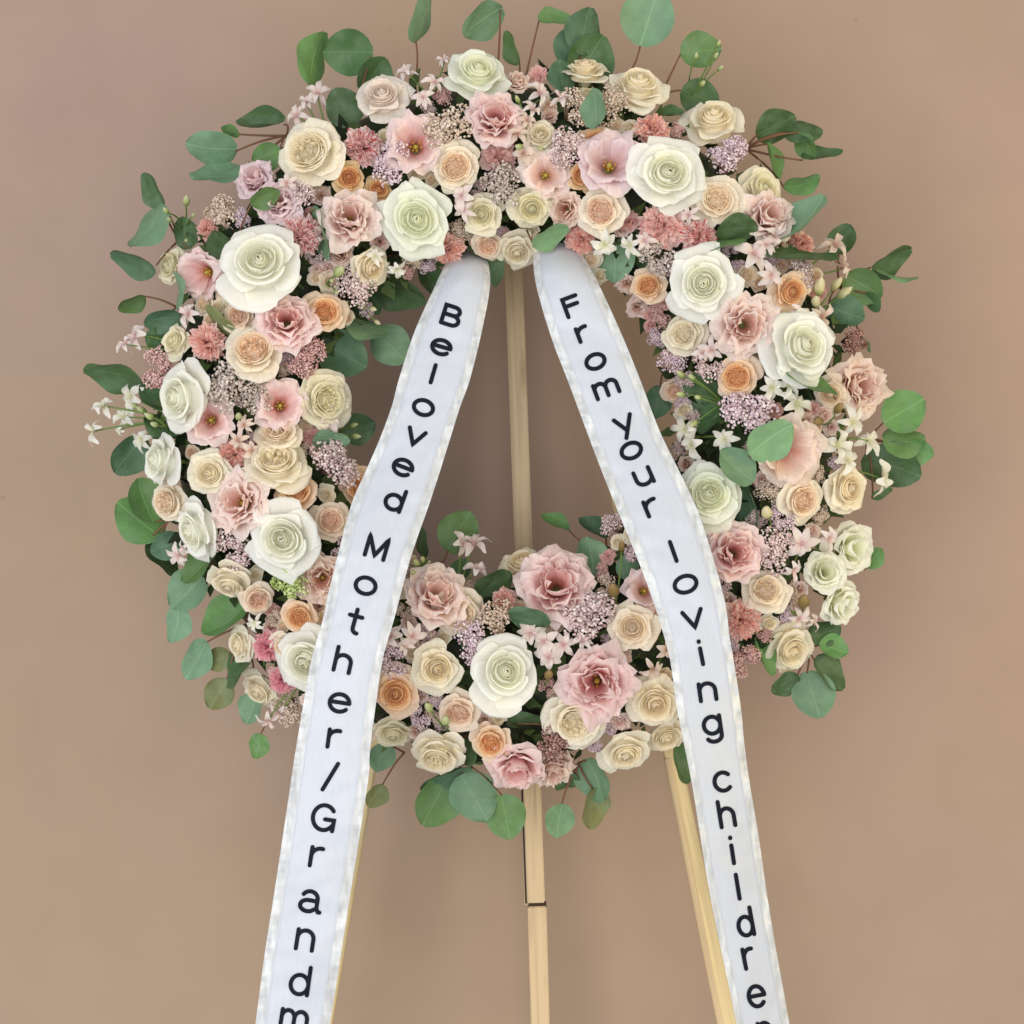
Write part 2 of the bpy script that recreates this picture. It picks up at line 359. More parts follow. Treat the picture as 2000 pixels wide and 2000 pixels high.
# ------------------------------------------------------------------ easel
def wood_mat(name, c):
    m, nt, N, P, O = new_mat(name); L = nt.links
    tc = N.new('ShaderNodeTexCoord'); mp = N.new('ShaderNodeMapping'); mp.inputs['Scale'].default_value = (70, 70, 2.2)
    L.new(tc.outputs['Object'], mp.inputs[0])
    nz = N.new('ShaderNodeTexNoise'); nz.inputs['Scale'].default_value = 1.6; nz.inputs['Detail'].default_value = 5; nz.inputs['Distortion'].default_value = 0.6
    L.new(mp.outputs[0], nz.inputs['Vector'])
    rp = ramp_node(N, [(0.25, tuple(x * 0.62 for x in c)), (0.5, c), (0.8, tuple(min(1, x * 1.14) for x in c))])
    L.new(nz.outputs['Fac'], rp.inputs[0])
    mk = N.new('ShaderNodeMapping'); mk.inputs['Scale'].default_value = (40, 40, 7); L.new(tc.outputs['Object'], mk.inputs[0])
    vk = N.new('ShaderNodeTexVoronoi'); vk.inputs['Scale'].default_value = 1.0; L.new(mk.outputs[0], vk.inputs['Vector'])
    rk = N.new('ShaderNodeMapRange'); rk.inputs['From Min'].default_value = 0.05; rk.inputs['From Max'].default_value = 0.22; rk.inputs['To Min'].default_value = 0.55; rk.inputs['To Max'].default_value = 0.0
    L.new(vk.outputs['Distance'], rk.inputs['Value'])
    dm = N.new('ShaderNodeTexNoise'); dm.inputs['Scale'].default_value = 9; dm.inputs['Detail'].default_value = 5; L.new(tc.outputs['Object'], dm.inputs['Vector'])
    rd = N.new('ShaderNodeMapRange'); rd.inputs['From Min'].default_value = 0.52; rd.inputs['From Max'].default_value = 0.75; rd.inputs['To Max'].default_value = 0.35; L.new(dm.outputs['Fac'], rd.inputs['Value'])
    mxk = N.new('ShaderNodeMath'); mxk.operation = 'MAXIMUM'; L.new(rk.outputs[0], mxk.inputs[0]); L.new(rd.outputs[0], mxk.inputs[1])
    mxc = N.new('ShaderNodeMix'); mxc.data_type = 'RGBA'; L.new(mxk.outputs[0], mxc.inputs['Factor']); L.new(rp.outputs[0], mxc.inputs['A']); mxc.inputs['B'].default_value = (c[0] * 0.5, c[1] * 0.42, c[2] * 0.36, 1)
    L.new(mxc.outputs['Result'], P.inputs['Base Color'])
    P.inputs['Roughness'].default_value = 0.5
    bp = N.new('ShaderNodeBump'); bp.inputs['Strength'].default_value = 0.2; bp.inputs['Distance'].default_value = 0.002
    L.new(nz.outputs['Fac'], bp.inputs['Height']); L.new(bp.outputs[0], P.inputs['Normal'])
    return m
M['pine'] = wood_mat('pine_wood', S(206, 180, 140))
M['pine_yellow'] = wood_mat('yellow_pine_wood', S(222, 199, 148))
M['joint_shade'] = plain_mat('painted_joint_shade', S(58, 38, 24))  # dark colour put in for the shade inside the joint gap

def slat(name, p0, p1, wid, dep, mat, parent, bev=0.0012):
    """a straight wooden slat between two points on its front face"""
    p0, p1 = Vector(p0), Vector(p1)
    ax = (p1 - p0); Ln = ax.length; ax.normalize()
    side = ax.cross(Vector((0, -1, 0))).normalized(); fr = side.cross(ax).normalized()
    if fr.y > 0: fr = -fr; side = -side
    bm = bmesh.new(); bmesh.ops.create_cube(bm, size=1)
    for v in bm.verts:
        v.co = Vector((v.co.x * wid, v.co.y * dep, v.co.z * Ln))
    bmesh.ops.bevel(bm, geom=list(bm.edges), offset=bev, segments=2, affect='EDGES')
    me = bpy.data.meshes.new(name); bm.to_mesh(me); bm.free()
    o = link(name, me, mat, parent)
    rot = Matrix((side, -fr, ax)).transposed().to_4x4()
    o.matrix_parent_inverse = parent.matrix_world.inverted()
    o.matrix_world = Matrix.Translation((p0 + p1) / 2 - fr * dep / 2) @ rot
    return o
bpy.context.view_layer.update()
easel = empty('easel', Matrix.Translation(at(1062, 2200, 0.11)))
tag(easel, 'pale wooden tripod easel holding the flower wreath against the wall', 'easel')
bpy.context.view_layer.update()
YB = 0.115
slat('centre_slat', at(1047, 1764, YB), at(993, 230, YB), 0.0205, 0.011, M['pine'], easel)
slat('backing_slat', at(1042.5, 1769, YB + 0.0125), at(1030, 1380, YB + 0.0125), 0.0215, 0.010, M['pine'], easel)
slat('lower_leg', at(1071, 2600, YB), at(1049, 1771, YB), 0.0215, 0.020, M['pine'], easel)
slat('joint_shade_strip', at(1050.2, 1772, YB + 0.004), at(1049.5, 1762, YB + 0.004), 0.0205, 0.004, M['joint_shade'], easel, 0.0003)  # dark strip stands in for the shadowed gap under the upper slat
slat('joint_shade_strip', at(1027.8, 1765, YB + 0.003), at(1017.4, 1480, YB + 0.003), 0.0022, 0.006, M['joint_shade'], easel, 0.0003)  # same painted shade along the slat's side gap
YS = 0.075
slat('side_leg', at(1547, 2600, YS), at(1057, 230, YS), 0.0185, 0.019, M['pine_yellow'], easel)
slat('side_leg', at(529, 2600, YS), at(934, 230, YS), 0.0185, 0.019, M['pine_yellow'], easel)
slat('leg_edge_strip', at(1528, 2600, YS - 0.001), at(1304, 1480, YS - 0.001), 0.008, 0.012, M['pine'], easel)
slat('crossbar', at(812, 985, YS + 0.021), at(800, 984, YS + 0.021), 0.02, 0.012, M['pine'], easel)
bpy.data.objects.remove(bpy.data.objects['crossbar'])

# ------------------------------------------------------------------ wreath ring
WCX, WCY, WR, WT = 985, 815, 505, 205
DEP = 0.075
def ring_d(px, py):
    dx, dy = px - WCX, py - WCY
    return (sqrt(dx * dx + dy * dy) - WR) / WT
def ring_y(px, py):
    d = ring_d(px, py)
    return -DEP * sqrt(max(0, 1 - min(1, abs(d)) ** 2))
def ring_n(px, py, k=0.75):
    dx, dy = px - WCX, -(py - WCY)
    r = sqrt(dx * dx + dy * dy) or 1
    d = max(-1.05, min(1.05, ring_d(px, py)))
    return Vector((dx / r * d * k, -1, dy / r * d * k)).normalized()

wreath = empty('wreath', Matrix.Translation(at(WCX, WCY, 0.02)))
tag(wreath, 'round wreath ring packed with dark greenery underneath all the flowers', 'wreath')
bpy.context.view_layer.update()
def tor(u, v):
    a, b = u * 2 * pi, v * 2 * pi
    rr = WR + 140 * cos(b)
    nz_ = 1 + 0.12 * noise.noise(Vector((cos(a) * 4, sin(a) * 4, b * 2)))
    yy = 0.01 - 0.062 * sin(b) * nz_
    return at(WCX + rr * cos(a), WCY + rr * sin(a), yy) - wreath.location
tv, tf = grid(96, 20, tor)
link('moss_ring', mesh('moss_ring', tv, tf), M['moss'], wreath)
# leaves packed between the blooms: nobody could count them
mb = MB()
for i in range(2600):
    a = random.uniform(0, 2 * pi); d = random.uniform(-0.92, 0.9)
    px, py = WCX + (WR + WT * d * 0.86) * cos(a), WCY + (WR + WT * d * 0.86) * sin(a)
    n = ring_n(px, py)
    p = at(px, py, ring_y(px, py) * 0.82 + 0.012) - wreath.location
    ax = (n.orthogonal().normalized() * random.uniform(-1, 1) + n.cross(n.orthogonal()).normalized() * random.uniform(-1, 1) + n * random.uniform(0.0, 0.5)).normalized()
    sd = ax.cross(n).normalized()
    Ln = random.uniform(0.014, 0.032); wd = Ln * random.uniform(0.16, 0.32)
    up = sd.cross(ax)
    V = [p, p + ax * Ln * 0.45 + sd * wd + up * 0.002, p + ax * Ln * 0.5 - up * 0.001, p + ax * Ln * 0.45 - sd * wd + up * 0.002, p + ax * Ln]
    mb.add(V, [(0, 1, 2), (0, 2, 3), (2, 1, 4), (3, 2, 4)], random.random())
fol = link('foliage', mb.build('foliage'), speck_mat('filler_foliage', [(0, S(28, 40, 20)), (0.5, S(48, 64, 34)), (1, S(86, 106, 58))]), wreath)
fol['kind'] = 'stuff'

# ------------------------------------------------------------------ petals
def petal(th, rb, rr, zb, zr, hw, bulge, curl, ruf, point, ph, nu=8, nv=7, t0=0.0, t1=1.0, rnd=0.24, cv=0.5):
    """one cupped petal of a bloom facing +Z; th its direction, rb/rr base and rim radius, zb/zr base and rim height"""
    V, T, U = [], [], []
    for j in range(nv + 1):
        v0 = j / nv
        for i in range(nu + 1):
            u = 2 * i / nu - 1
            v = v0 * (1 - rnd * abs(u) ** 2.4 + point * max(0, 1 - abs(u) / 0.4) ** 1.5)
            wsh = 0.42 + 0.58 * min(1, v0 * 1.6) ** 0.8
            a = th + u * hw * wsh
            r = rb + (rr - rb) * (v ** (1.0 + cv)) + bulge * sin(pi * min(1, v))
            z = zb + (zr - zb) * sin(min(1.05, v) * pi / 2) ** 0.9
            k = max(0, (v - 0.68) / 0.32)
            r += curl * k * k * (0.7 + 0.3 * cos(u * 2.2 + ph))
            z -= curl * 0.75 * k * k * k
            e = v0 ** 2 * ruf
            r += e * sin(u * 4.1 + ph) * 0.6 + e * 0.5 * sin(u * 7.3 + ph * 2.3) + e * v0 ** 3 * 0.45 * sin(u * 13.0 + ph * 3.1)
            z += e * v0 ** 3 * 0.5 * cos(u * 11.0 + ph * 2.1)
            z += e * cos(u * 5.2 + ph * 1.7)
            V.append(Vector((r * cos(a), r * sin(a), z)))
            T.append(t0 + (t1 - t0) * v0); U.append(u * hw * 0.6 + ph)
    F = []
    for j in range(nv):
        for i in range(nu):
            q = j * (nu + 1) + i
            F.append((q, q + 1, q + nu + 2, q + nu + 1))
    return V, F, T, U
def rpetal(th, rb, rr, zb, zr, hw, bulge, rho, ruf, ph, fold, nu=10, nv=9, t0=0.0, t1=1.0, rnd=0.16, cv=0.3, lean=0.0):
    """rose petal: a cup that rises to its rim, then rolls over outward; the sides roll more than the tip"""
    V, T, U = [], [], []
    for j in range(nv + 1):
        v0 = j / nv
        for i in range(nu + 1):
            u = 2 * i / nu - 1
            v = v0 * (1 - rnd * abs(u) ** 3.0)
            wsh = 0.40 + 0.60 * min(1, v0 * 1.7) ** 0.8
            a = th + u * hw * wsh
            q = min(1, v / 0.78)
            r = rb + (rr - rb) * q ** (1.0 + cv) + bulge * sin(pi * q) - lean * q ** 3
            z = zb + (zr - zb) * sin(q * pi / 2) ** 0.9
            k = max(0, (v - 0.78) / 0.22)
            rh = 0.62 * rho * (0.55 + fold * abs(u) ** 1.6 + 0.3 * cos(u * 1.7 + ph))
            r += rh * sin(k * pi * 0.62)
            z += rh * 0.25 * sin(k * pi * 0.9) - rh * 1.1 * (1 - cos(k * pi * 0.5))
            e = v0 ** 2.2 * ruf
            r += e * sin(u * 3.3 + ph) * 0.6 + e * 0.4 * sin(u * 6.1 + ph * 2.3) + e * v0 ** 3 * 0.3 * sin(u * 12.7 + ph * 3.1)
            z += e * cos(u * 4.2 + ph * 1.7)
            V.append(Vector((r * cos(a), r * sin(a), z)))
            T.append(t0 + (t1 - t0) * v0); U.append(u * hw * 0.6 + ph)
    F = []
    for j in range(nv):
        for i in range(nu):
            q = j * (nu + 1) + i
            F.append((q, q + 1, q + nu + 2, q + nu + 1))
    return V, F, T, U
def pmesh(name, *a, **k):
    V, F, T, U = a[0]
    return mesh(name, V, F, {'t': T, 'u': U})
def join_parts(name, plist):
    V, F, T, U = [], [], [], []
    for (v, f, t, u) in plist:
        n = len(V); V += v; F += [tuple(i + n for i in q) for q in f]; T += t; U += u
    return mesh(name, V, F, {'t': T, 'u': U})

def rose_set(seed, nin, nout, heart='bud', pt=1.0, ruf=0.03):
    """meshes of one rose: list of (name, mesh); a closed heart, tight inner petals, broad open outer petals"""
    rng = random.Random(seed); out = []
    H = []; th = rng.uniform(0, 6.28)
    if heart == 'bud':
        hr = 0.20
        for i in range(8):
            q = i / 7; th += 2.399 + rng.uniform(-.3, .3)
            H.append(rpetal(th, 0.01 + 0.02 * q, 0.06 + 0.13 * q, 0.05, 0.76 - 0.07 * q + rng.uniform(-.03, .03), 1.7 - 0.25 * q, 0.05, 0.012 + 0.02 * q, 0.012, rng.uniform(0, 6.28), 0.3, nu=9, nv=7, t0=0.02, t1=0.08 + 0.16 * q, rnd=0.22, lean=0.05))
        H = [([Vector((p.x * 1.12, p.y * 0.92, p.z)) for p in v], f, t, u) for v, f, t, u in H]
    else:  # quartered heart: folded little petals packed in an oval
        hr = 0.36
        for i in range(40):
            q = i / 40
            rr = hr * sqrt(q); a = i * 2.399 + rng.uniform(-.3, .3)
            cx, cy = rr * cos(a) * 1.15, rr * sin(a) * 0.8
            v, f, t, u = rpetal(rng.uniform(0, 6.28) if q < .4 else a + rng.uniform(-.5, .5), 0.01, 0.05 + 0.07 * q, 0.22, 0.66 - 0.08 * q + rng.uniform(-.04, .05), 1.0 + rng.random() * 0.6, 0.015, 0.02, 0.02, rng.uniform(0, 6), 0.4, nu=5, nv=4, t0=0.0, t1=0.10 + 0.26 * q)
            H.append(([p + Vector((cx, cy, 0)) for p in v], f, t, u))
    dv, df = grid(18, 5, lambda u, v: Vector((0.56 * v * cos(u * 6.2832), 0.56 * v * sin(u * 6.2832), 0.50 * (1 - (v * 0.95) ** 2.2))))
    H.append((dv, df, [0.12 + 0.15 * (k // 19) / 5 for k in range(len(dv))], [0.0] * len(dv)))
    out.append(('heart', join_parts('rose_heart', H)))
    N = nin + nout
    for i in range(N):
        inner = i < nin
        s = (i + 0.5) / nin * 0.5 if inner else 0.5 + (i - nin + 0.5) / nout * 0.5
        th += (2.399 if inner else 2.513) + rng.uniform(-0.22, 0.22)
        if inner:
            q = s / 0.5
            rho = (0.025 + 0.05 * q) * rng.uniform(0.7, 1.3)
            rr = hr + 0.02 + (0.52 - hr) * q
            zr = 0.70 - 0.10 * q + rng.uniform(-.03, .03); hw = 1.25 - 0.15 * q
            P = rpetal(th, 0.05 + 0.03 * q, rr, -0.1, zr, hw + rng.uniform(-.1, .1), 0.10, rho, ruf * 0.5, rng.uniform(0, 6.28), 0.4, t0=0.05 + 0.15 * q, t1=0.24 + 0.3 * q, rnd=0.26, cv=0.15, lean=0.06 * (1 - q))
        else:
            q = (s - 0.5) / 0.5
            rho = (0.09 + 0.09 * q) * rng.uniform(0.6, 1.3)
            rr = (0.60 + 0.36 * q) * rng.uniform(0.96, 1.06) - rho * 0.35
            zr = 0.54 - 0.30 * q + rng.uniform(-.08, .08); hw = 1.04 - 0.14 * q + rng.uniform(-.1, .12)
            P = rpetal(th, 0.10 + 0.06 * q, rr, -0.16 - 0.16 * q, zr, hw, 0.10 - 0.03 * q, rho, ruf * rng.uniform(0.7, 1.8), rng.uniform(0, 6.28), pt * rng.uniform(0.4, 1.5), nu=12, nv=10, t0=0.35 + 0.2 * q, t1=0.75 + 0.3 * q, rnd=0.40, cv=0.25 + 0.45 * q)
        out.append(('petal', pmesh('rose_petal', P)))
    return out

def liz_set(seed, whorls=((5, 1.0), (5, 0.8)), ruf=0.08, throat=True):
    rng = random.Random(seed); out = []
    th0 = rng.uniform(0, 6)
    nW = len(whorls)
    for k, (n, R) in enumerate(whorls):
        for i in range(n):
            th = th0 + k * 0.62 + i * 2 * pi / n + rng.uniform(-.12, .12)
            zr = 0.40 + 0.13 * k + rng.uniform(-.10, .10)
            out.append(('petal', pmesh('lisianthus_petal', petal(th, 0.05 + 0.02 * (nW - k), R * rng.uniform(0.82, 0.95), -0.32 + 0.03 * k, zr, (4.4 / n) * rng.uniform(0.9, 1.2), 0.14, 0.16 * rng.uniform(0.2, 1.3), ruf * rng.uniform(0.6, 1.3), 0.02, rng.uniform(0, 6.28), nu=12, nv=8, t0=0.0, t1=1.0, rnd=0.30, cv=0.15))))
    if nW > 2 and seed % 2:
        return out
    mb = MB()
    mb.tube([(0, 0, -0.3), (0, 0, 0.0), (0.02, 0, 0.12)], [0.07, 0.085, 0.05], 8, 0.5)
    out.append(('pistil', mb.build('pistil')))
    mb = MB()
    for i in range(6):
        a = i * 1.05 + rng.random() * .4
        r = 0.13 + 0.04 * rng.random()
        mb.tube([(0.04 * cos(a), 0.04 * sin(a), -0.25), (r * cos(a), r * sin(a), 0.04)], 0.012, 5)
        mb.add([Vector(v) * 0.035 + Vector((r * cos(a), r * sin(a), 0.06)) for v in ICO_V], ICO_F)
    out.append(('stamens', mb.build('stamens')))
    return out

def carn_set(seed, N=40):
    rng = random.Random(seed); out = []
    for i in range(N):
        s = (i + 0.5) / N; th = i * 2.399 + rng.uniform(-.5, .5)
        R = 0.26 + 0.70 * s ** 0.9
        off = 0.30 * (1 - s) * sqrt(rng.random()); oa = rng.uniform(0, 6.28)
        if s < 0.45: th = rng.uniform(0, 6.28)
        nu = 12
        V, F, T, U = petal(th, 0.02, R * rng.uniform(.82, 1.05) - off * 0.5, -0.35, 0.64 - 0.48 * s ** 1.7 + rng.uniform(-.12, .08), rng.uniform(0.55, 0.85) * (1.5 - 0.6 * s), 0.05, 0.09, 0.07 + 0.06 * rng.random(), 0, rng.uniform(0, 6.28), nu=nu, nv=5, t0=0.0, t1=0.5 + 0.5 * s + .1, rnd=0.12, cv=0.3)
        o = Vector((off * cos(oa), off * sin(oa), 0))
        V = [p + o for p in V]
        top = len(V) - nu - 1
        for k in range(nu + 1):  # toothed rim
            p = V[top + k]
            d = Vector((p.x, p.y, 0.1)).normalized()
            V[top + k] = p + d * (0.03 if k % 2 else -0.025) + Vector((0, 0, rng.uniform(-.06, .07)))
        out.append(('petal', pmesh('carnation_petal', (V, F, T, U))))
    return out

def floret_set(seed, n=6, wid=0.26):
    rng = random.Random(seed); out = []
    for i in range(n):
        th = i * 2 * pi / n + rng.uniform(-.2, .2); ln = rng.uniform(0.62, 1.08); lift = rng.uniform(-0.1, 0.6)
        c, s_ = cos(th), sin(th); tw = rng.uniform(-1.1, 1.1)
        V, T, U = [], [], []
        for j in range(6):
            v = j / 5
            for k in range(5):
                u = k / 2 - 1
                wdt = wid * (0.25 + 0.85 * sin(pi * min(0.93, v * 0.95 + 0.02)) ** 0.8)
                x = ln * v * (1 - 0.12 * abs(u) ** 2 * v); y = u * wdt
                z = lift * sin(v * 2.2) - 0.25 * v * v * v + 0.16 * u * u * wdt / wid * 0.5 + tw * y * v * .6
                V.append(Vector((x * c - y * s_, x * s_ + y * c, z))); T.append(v); U.append(u * .5 + i)
        F = [(j * 5 + k, j * 5 + k + 1, j * 5 + k + 6, j * 5 + k + 5) for j in range(5) for k in range(4)]
        out.append((V, F, T, U))
    mbv = [Vector((0.1 * v.x, 0.1 * v.y, 0.12 * v.z + 0.05)) for v in ICO_V]
    out.append((mbv, ICO_F, [0.0] * len(mbv), [0.0] * len(mbv)))
    return out

def bud_mesh(seed):
    rng = random.Random(seed)
    def f(u, v):
        a = u * 2 * pi
        r = 0.42 * sin(pi * min(1, 0.04 + v * 0.94)) ** 0.75 * (1 - 0.25 * v) * (1 + 0.10 * sin(3 * a + v * 5))
        return Vector((r * cos(a), r * sin(a), v * 1.5 - 0.5))
    V, F = grid(12, 8, f)
    return mesh('bud', V, F, {'t': [p.z / 1.5 + 0.33 for p in V], 'u': [(i % 13) / 3 for i in range(len(V))]})

def cluster_mesh(seed, nb=520):
    """a dome of tiny rice flower beads in uneven sub-clumps"""
    rng = random.Random(seed); mb = MB()
    subs = []
    for i in range(9):
        a = rng.uniform(0, 6.28); r = 0.62 * sqrt(rng.random())
        subs.append((r * cos(a), r * sin(a), 0.30 + 0.25 * (1 - r) + rng.uniform(-.1, .12), rng.uniform(0.28, 0.44)))
    for i in range(nb):
        x, y, z, rad = subs[i % 9]
        a = rng.uniform(0, 6.28); q = rng.random() ** 0.5
        dz = sqrt(max(0, 1 - q * q))
        p = Vector((x + rad * q * cos(a), y + rad * q * sin(a), z + rad * 0.8 * dz - 0.2))
        b = rng.uniform(0.030, 0.066)
        R = Matrix.Rotation(rng.uniform(0, 6), 3, 'X') @ Matrix.Rotation(rng.uniform(0, 6), 3, 'Z')
        V = [p + R @ Vector((v.x, v.y, v.z * 0.8)) * b * (1.25 if k % 3 == 0 else 0.85) for k, v in enumerate(ICO_V)]
        t = min(1, max(0, rng.gauss(0.55, 0.24)))
        mb.add(V, ICO_F, t)
    for (x, y, z, rad) in subs:
        mb.tube([(0, 0, -0.9), (x * .6, y * .6, -0.2), (x, y, z)], [0.05, 0.035, 0.03], 5, 0.1)
    return mb.build('rice_flower_cluster')

def leaf_mesh(seed, ratio=0.92):
    rng = random.Random(seed)
    cup = rng.uniform(-0.18, 0.26); bend = rng.uniform(-0.22, 0.22); wv_ = rng.uniform(0.015, 0.05); ph = rng.uniform(0, 6)
    nu, nv = 10, 12; V, T, U = [], [], []
    asym = rng.uniform(-.06, .06)
    for j in range(nv + 1):
        v = j / nv
        hw = 0.5 * ratio * max(0.0, sin(pi * (0.015 + 0.975 * v) ** 0.88)) ** 0.58
        for i in range(nu + 1):
            u = 2 * i / nu - 1
            x = u * hw * (1 + asym * u)
            z = cup * (x / 0.5) ** 2 + bend * (v - .5) ** 2 * 2 + wv_ * sin(v * 9 + u * 3 + ph) * abs(u) + 0.02 * abs(u) ** 0.7
            V.append(Vector((x, v, z))); T.append(v); U.append(u * hw * 2)
    F = [(j * (nu + 1) + i, j * (nu + 1) + i + 1, (j + 1) * (nu + 1) + i + 1, (j + 1) * (nu + 1) + i) for j in range(nv) for i in range(nu)]
    return mesh('eucalyptus_leaf', V, F, {'t': T, 'u': U})

def calyx_mesh():
    mb = MB()
    mb.tube([(0, 0, -1.1), (0, 0, -0.45), (0, 0, -0.34), (0, 0, -0.22)], [0.06, 0.065, 0.16, 0.2], 8)
    for i in range(5):
        a = i * 1.2566
        c, s_ = cos(a), sin(a)
        V = [(0.12 * c - s_ * .1, 0.12 * s_ + c * .1, -.3), (0.12 * c + s_ * .1, 0.12 * s_ - c * .1, -.3), (0.42 * c, 0.42 * s_, -.14), (.3 * c, .3 * s_, -.3)]
        mb.add(V, [(0, 1, 3), (0, 3, 2), (1, 2, 3)])
    return mb.build('calyx')

SETS = {
    'W': [rose_set(11 + i, 8 + (i * 5) % 4, 7 + i % 3, 'bud', 1.1 + 0.3 * (i % 4), 0.032 + 0.008 * (i % 3)) for i in range(7)],
    'C': [rose_set(31 + i, 11, 9, 'quartered', 0.6, 0.044) for i in range(4)],
    'D': [rose_set(51 + i, 9 + i % 3, 8 + i % 2, 'bud', 0.8, 0.045) for i in range(6)],
    'S': [rose_set(71 + i, 8, 7 + i % 2, 'quartered', 0.5, 0.04) for i in range(5)],
    'T': [rose_set(91 + i, 9, 6, 'bud', 0.5, 0.04) for i in range(3)],
    'L': [liz_set(111 + i, ruf=0.10) for i in range(4)],
    'M': [liz_set(131 + i, ((5, 1.0), (5, 0.84), (4, 0.64), (4, 0.44), (3, 0.27)), 0.105) for i in range(5)],
    'N': [liz_set(145 + 2 * i, ((5, 1.0), (5, 0.78), (4, 0.54), (3, 0.32)), 0.05) for i in range(3)],
    'A': [carn_set(151 + i) for i in range(3)],
    'R': [[('beads', cluster_mesh(171 + i))] for i in range(4)],
}
FLOR = [floret_set(201 + i, 6 + i % 2, 0.17 + 0.035 * (i % 3)) for i in range(5)]
FLOR_P = [[mesh('floret_petal', v, f, {'t': t, 'u': u}) for (v, f, t, u) in fs] for fs in FLOR]
BUD = [bud_mesh(i) for i in range(2)]
LEAF = [leaf_mesh(i) for i in range(7)]
CALYX = calyx_mesh()

def orient(n, spin):
    q = n.to_track_quat('Z', 'Y').to_matrix().to_4x4()
    return q @ Matrix.Rotation(spin, 4, 'Z')

SPRIGS = [  # name colour, look, florets [(px,py,r,(tilt))...]
 ('floret', 'pale lilac blossoms on the outer rim', [(620, 184, 30), (580, 226, 28), (598, 200, 22)]),
 ('floret', 'pale blossoms next to a blush white rose', [(795, 142, 28), (850, 162, 26), (826, 190, 22), (868, 118, 18)]),
 ('floret', 'pale pink star blossoms near the top', [(1053, 182, 32), (1095, 192, 28), (1040, 215, 24)]),
 ('floret_white', 'pale blossoms over a round leaf', [(1182, 478, 30), (1230, 478, 28)]),
 ('floret_white', 'two tiny white blossoms over the hole', [(733, 500, 22), (774, 524, 24)]),
 ('floret', 'pale pink blossom reaching past the outer rim', [(266, 655, 34), (245, 672, 22)]),
 ('floret', 'pale lilac blossom between cream roses', [(368, 612, 28)]),
 ('floret_white', 'white stock blossoms on the longest sprig', [(204, 793, 28), (185, 842, 32), (256, 775, 32), (243, 815, 30), (276, 857, 26), (235, 838, 16)]),
 ('floret', 'lilac star blossoms in front of dark leaves', [(1472, 497, 38), (1512, 462, 26), (1496, 478, 24)]),
 ('floret_tan', 'blush bell blossoms on the outer rim', [(1630, 480, 36), (1644, 525, 30)]),
 ('floret', 'small lilac blossoms between roses', [(1506, 537, 28), (1563, 612, 24)]),
 ('floret_tan', 'small brown eyed blossom', [(1603, 620, 30)]),
 ('floret', 'pale blossoms tucked under a buff rose', [(1390, 684, 28), (1372, 690, 20)]),
 ('floret_white', 'white star blossoms below a white rose', [(1508, 757, 32), (1540, 752, 30), (1556, 790, 36)]),
 ('floret_white', 'white starry blossoms hanging in the hole', [(1340, 838, 32), (1352, 868, 32), (1416, 857, 28)]),
 ('floret_white', 'white star blossoms in a loose cluster', [(1665, 825, 36), (1634, 868, 38), (1696, 862, 30), (1656, 900, 30)]),
 ('floret_white', 'white star blossom against a dark leaf', [(1722, 935, 38)]),
 ('floret', 'lilac blossoms beside a spray rose', [(1566, 1062, 34), (1618, 1050, 32), (1548, 1112, 30)]),
 ('floret', 'pale blossoms on top of a cream rose', [(1560, 1208, 28), (1588, 1212, 22)]),
 ('floret', 'lilac blossoms standing into the hole', [(925, 1062, 34), (902, 1062, 26), (932, 1112, 26)]),
 ('floret', 'pale pink blossoms beside the ribbon', [(764, 1245, 34), (806, 1242, 28), (790, 1262, 22)]),
 ('floret', 'pale pink blossoms across the lower ring', [(1036, 1238, 30), (1062, 1252, 30), (1100, 1258, 32), (1072, 1284, 30), (1138, 1252, 26)]),
 ('floret_tan', 'blush blossoms beside the ribbon', [(1275, 1306, 28), (1302, 1268, 24)]),
 ('floret', 'pale blossoms at the lower rim', [(525, 1406, 28), (545, 1392, 22)]),
 ('floret_white', 'cream blossoms beside a carnation', [(500, 1216, 24)]),
 ('floret', 'pale blossom over a broad leaf', [(350, 1085, 28), (360, 1070, 20)]),
 ('floret', 'pink tinted blossom on a greenish rose', [(646, 824, 28), (636, 800, 20)]),
 ('floret', 'lilac blossoms beside a white rose', [(902, 382, 28), (905, 410, 26)]),
 ('floret', 'pale lilac blossoms among carnations', [(1345, 420, 24), (1258, 470, 26)]),
 ('floret_tan', 'blush blossoms packed along the upper ring', [(1022, 300, 26), (1010, 262, 26), (1030, 235, 22)]),
 ('floret_tan', 'blush blossoms near grey rice flowers', [(478, 830, 24), (465, 860, 24), (492, 880, 22)]),
 ('floret', 'pale lilac blossoms behind a cream rose', [(560, 358, 24), (486, 330, 24)]),
]
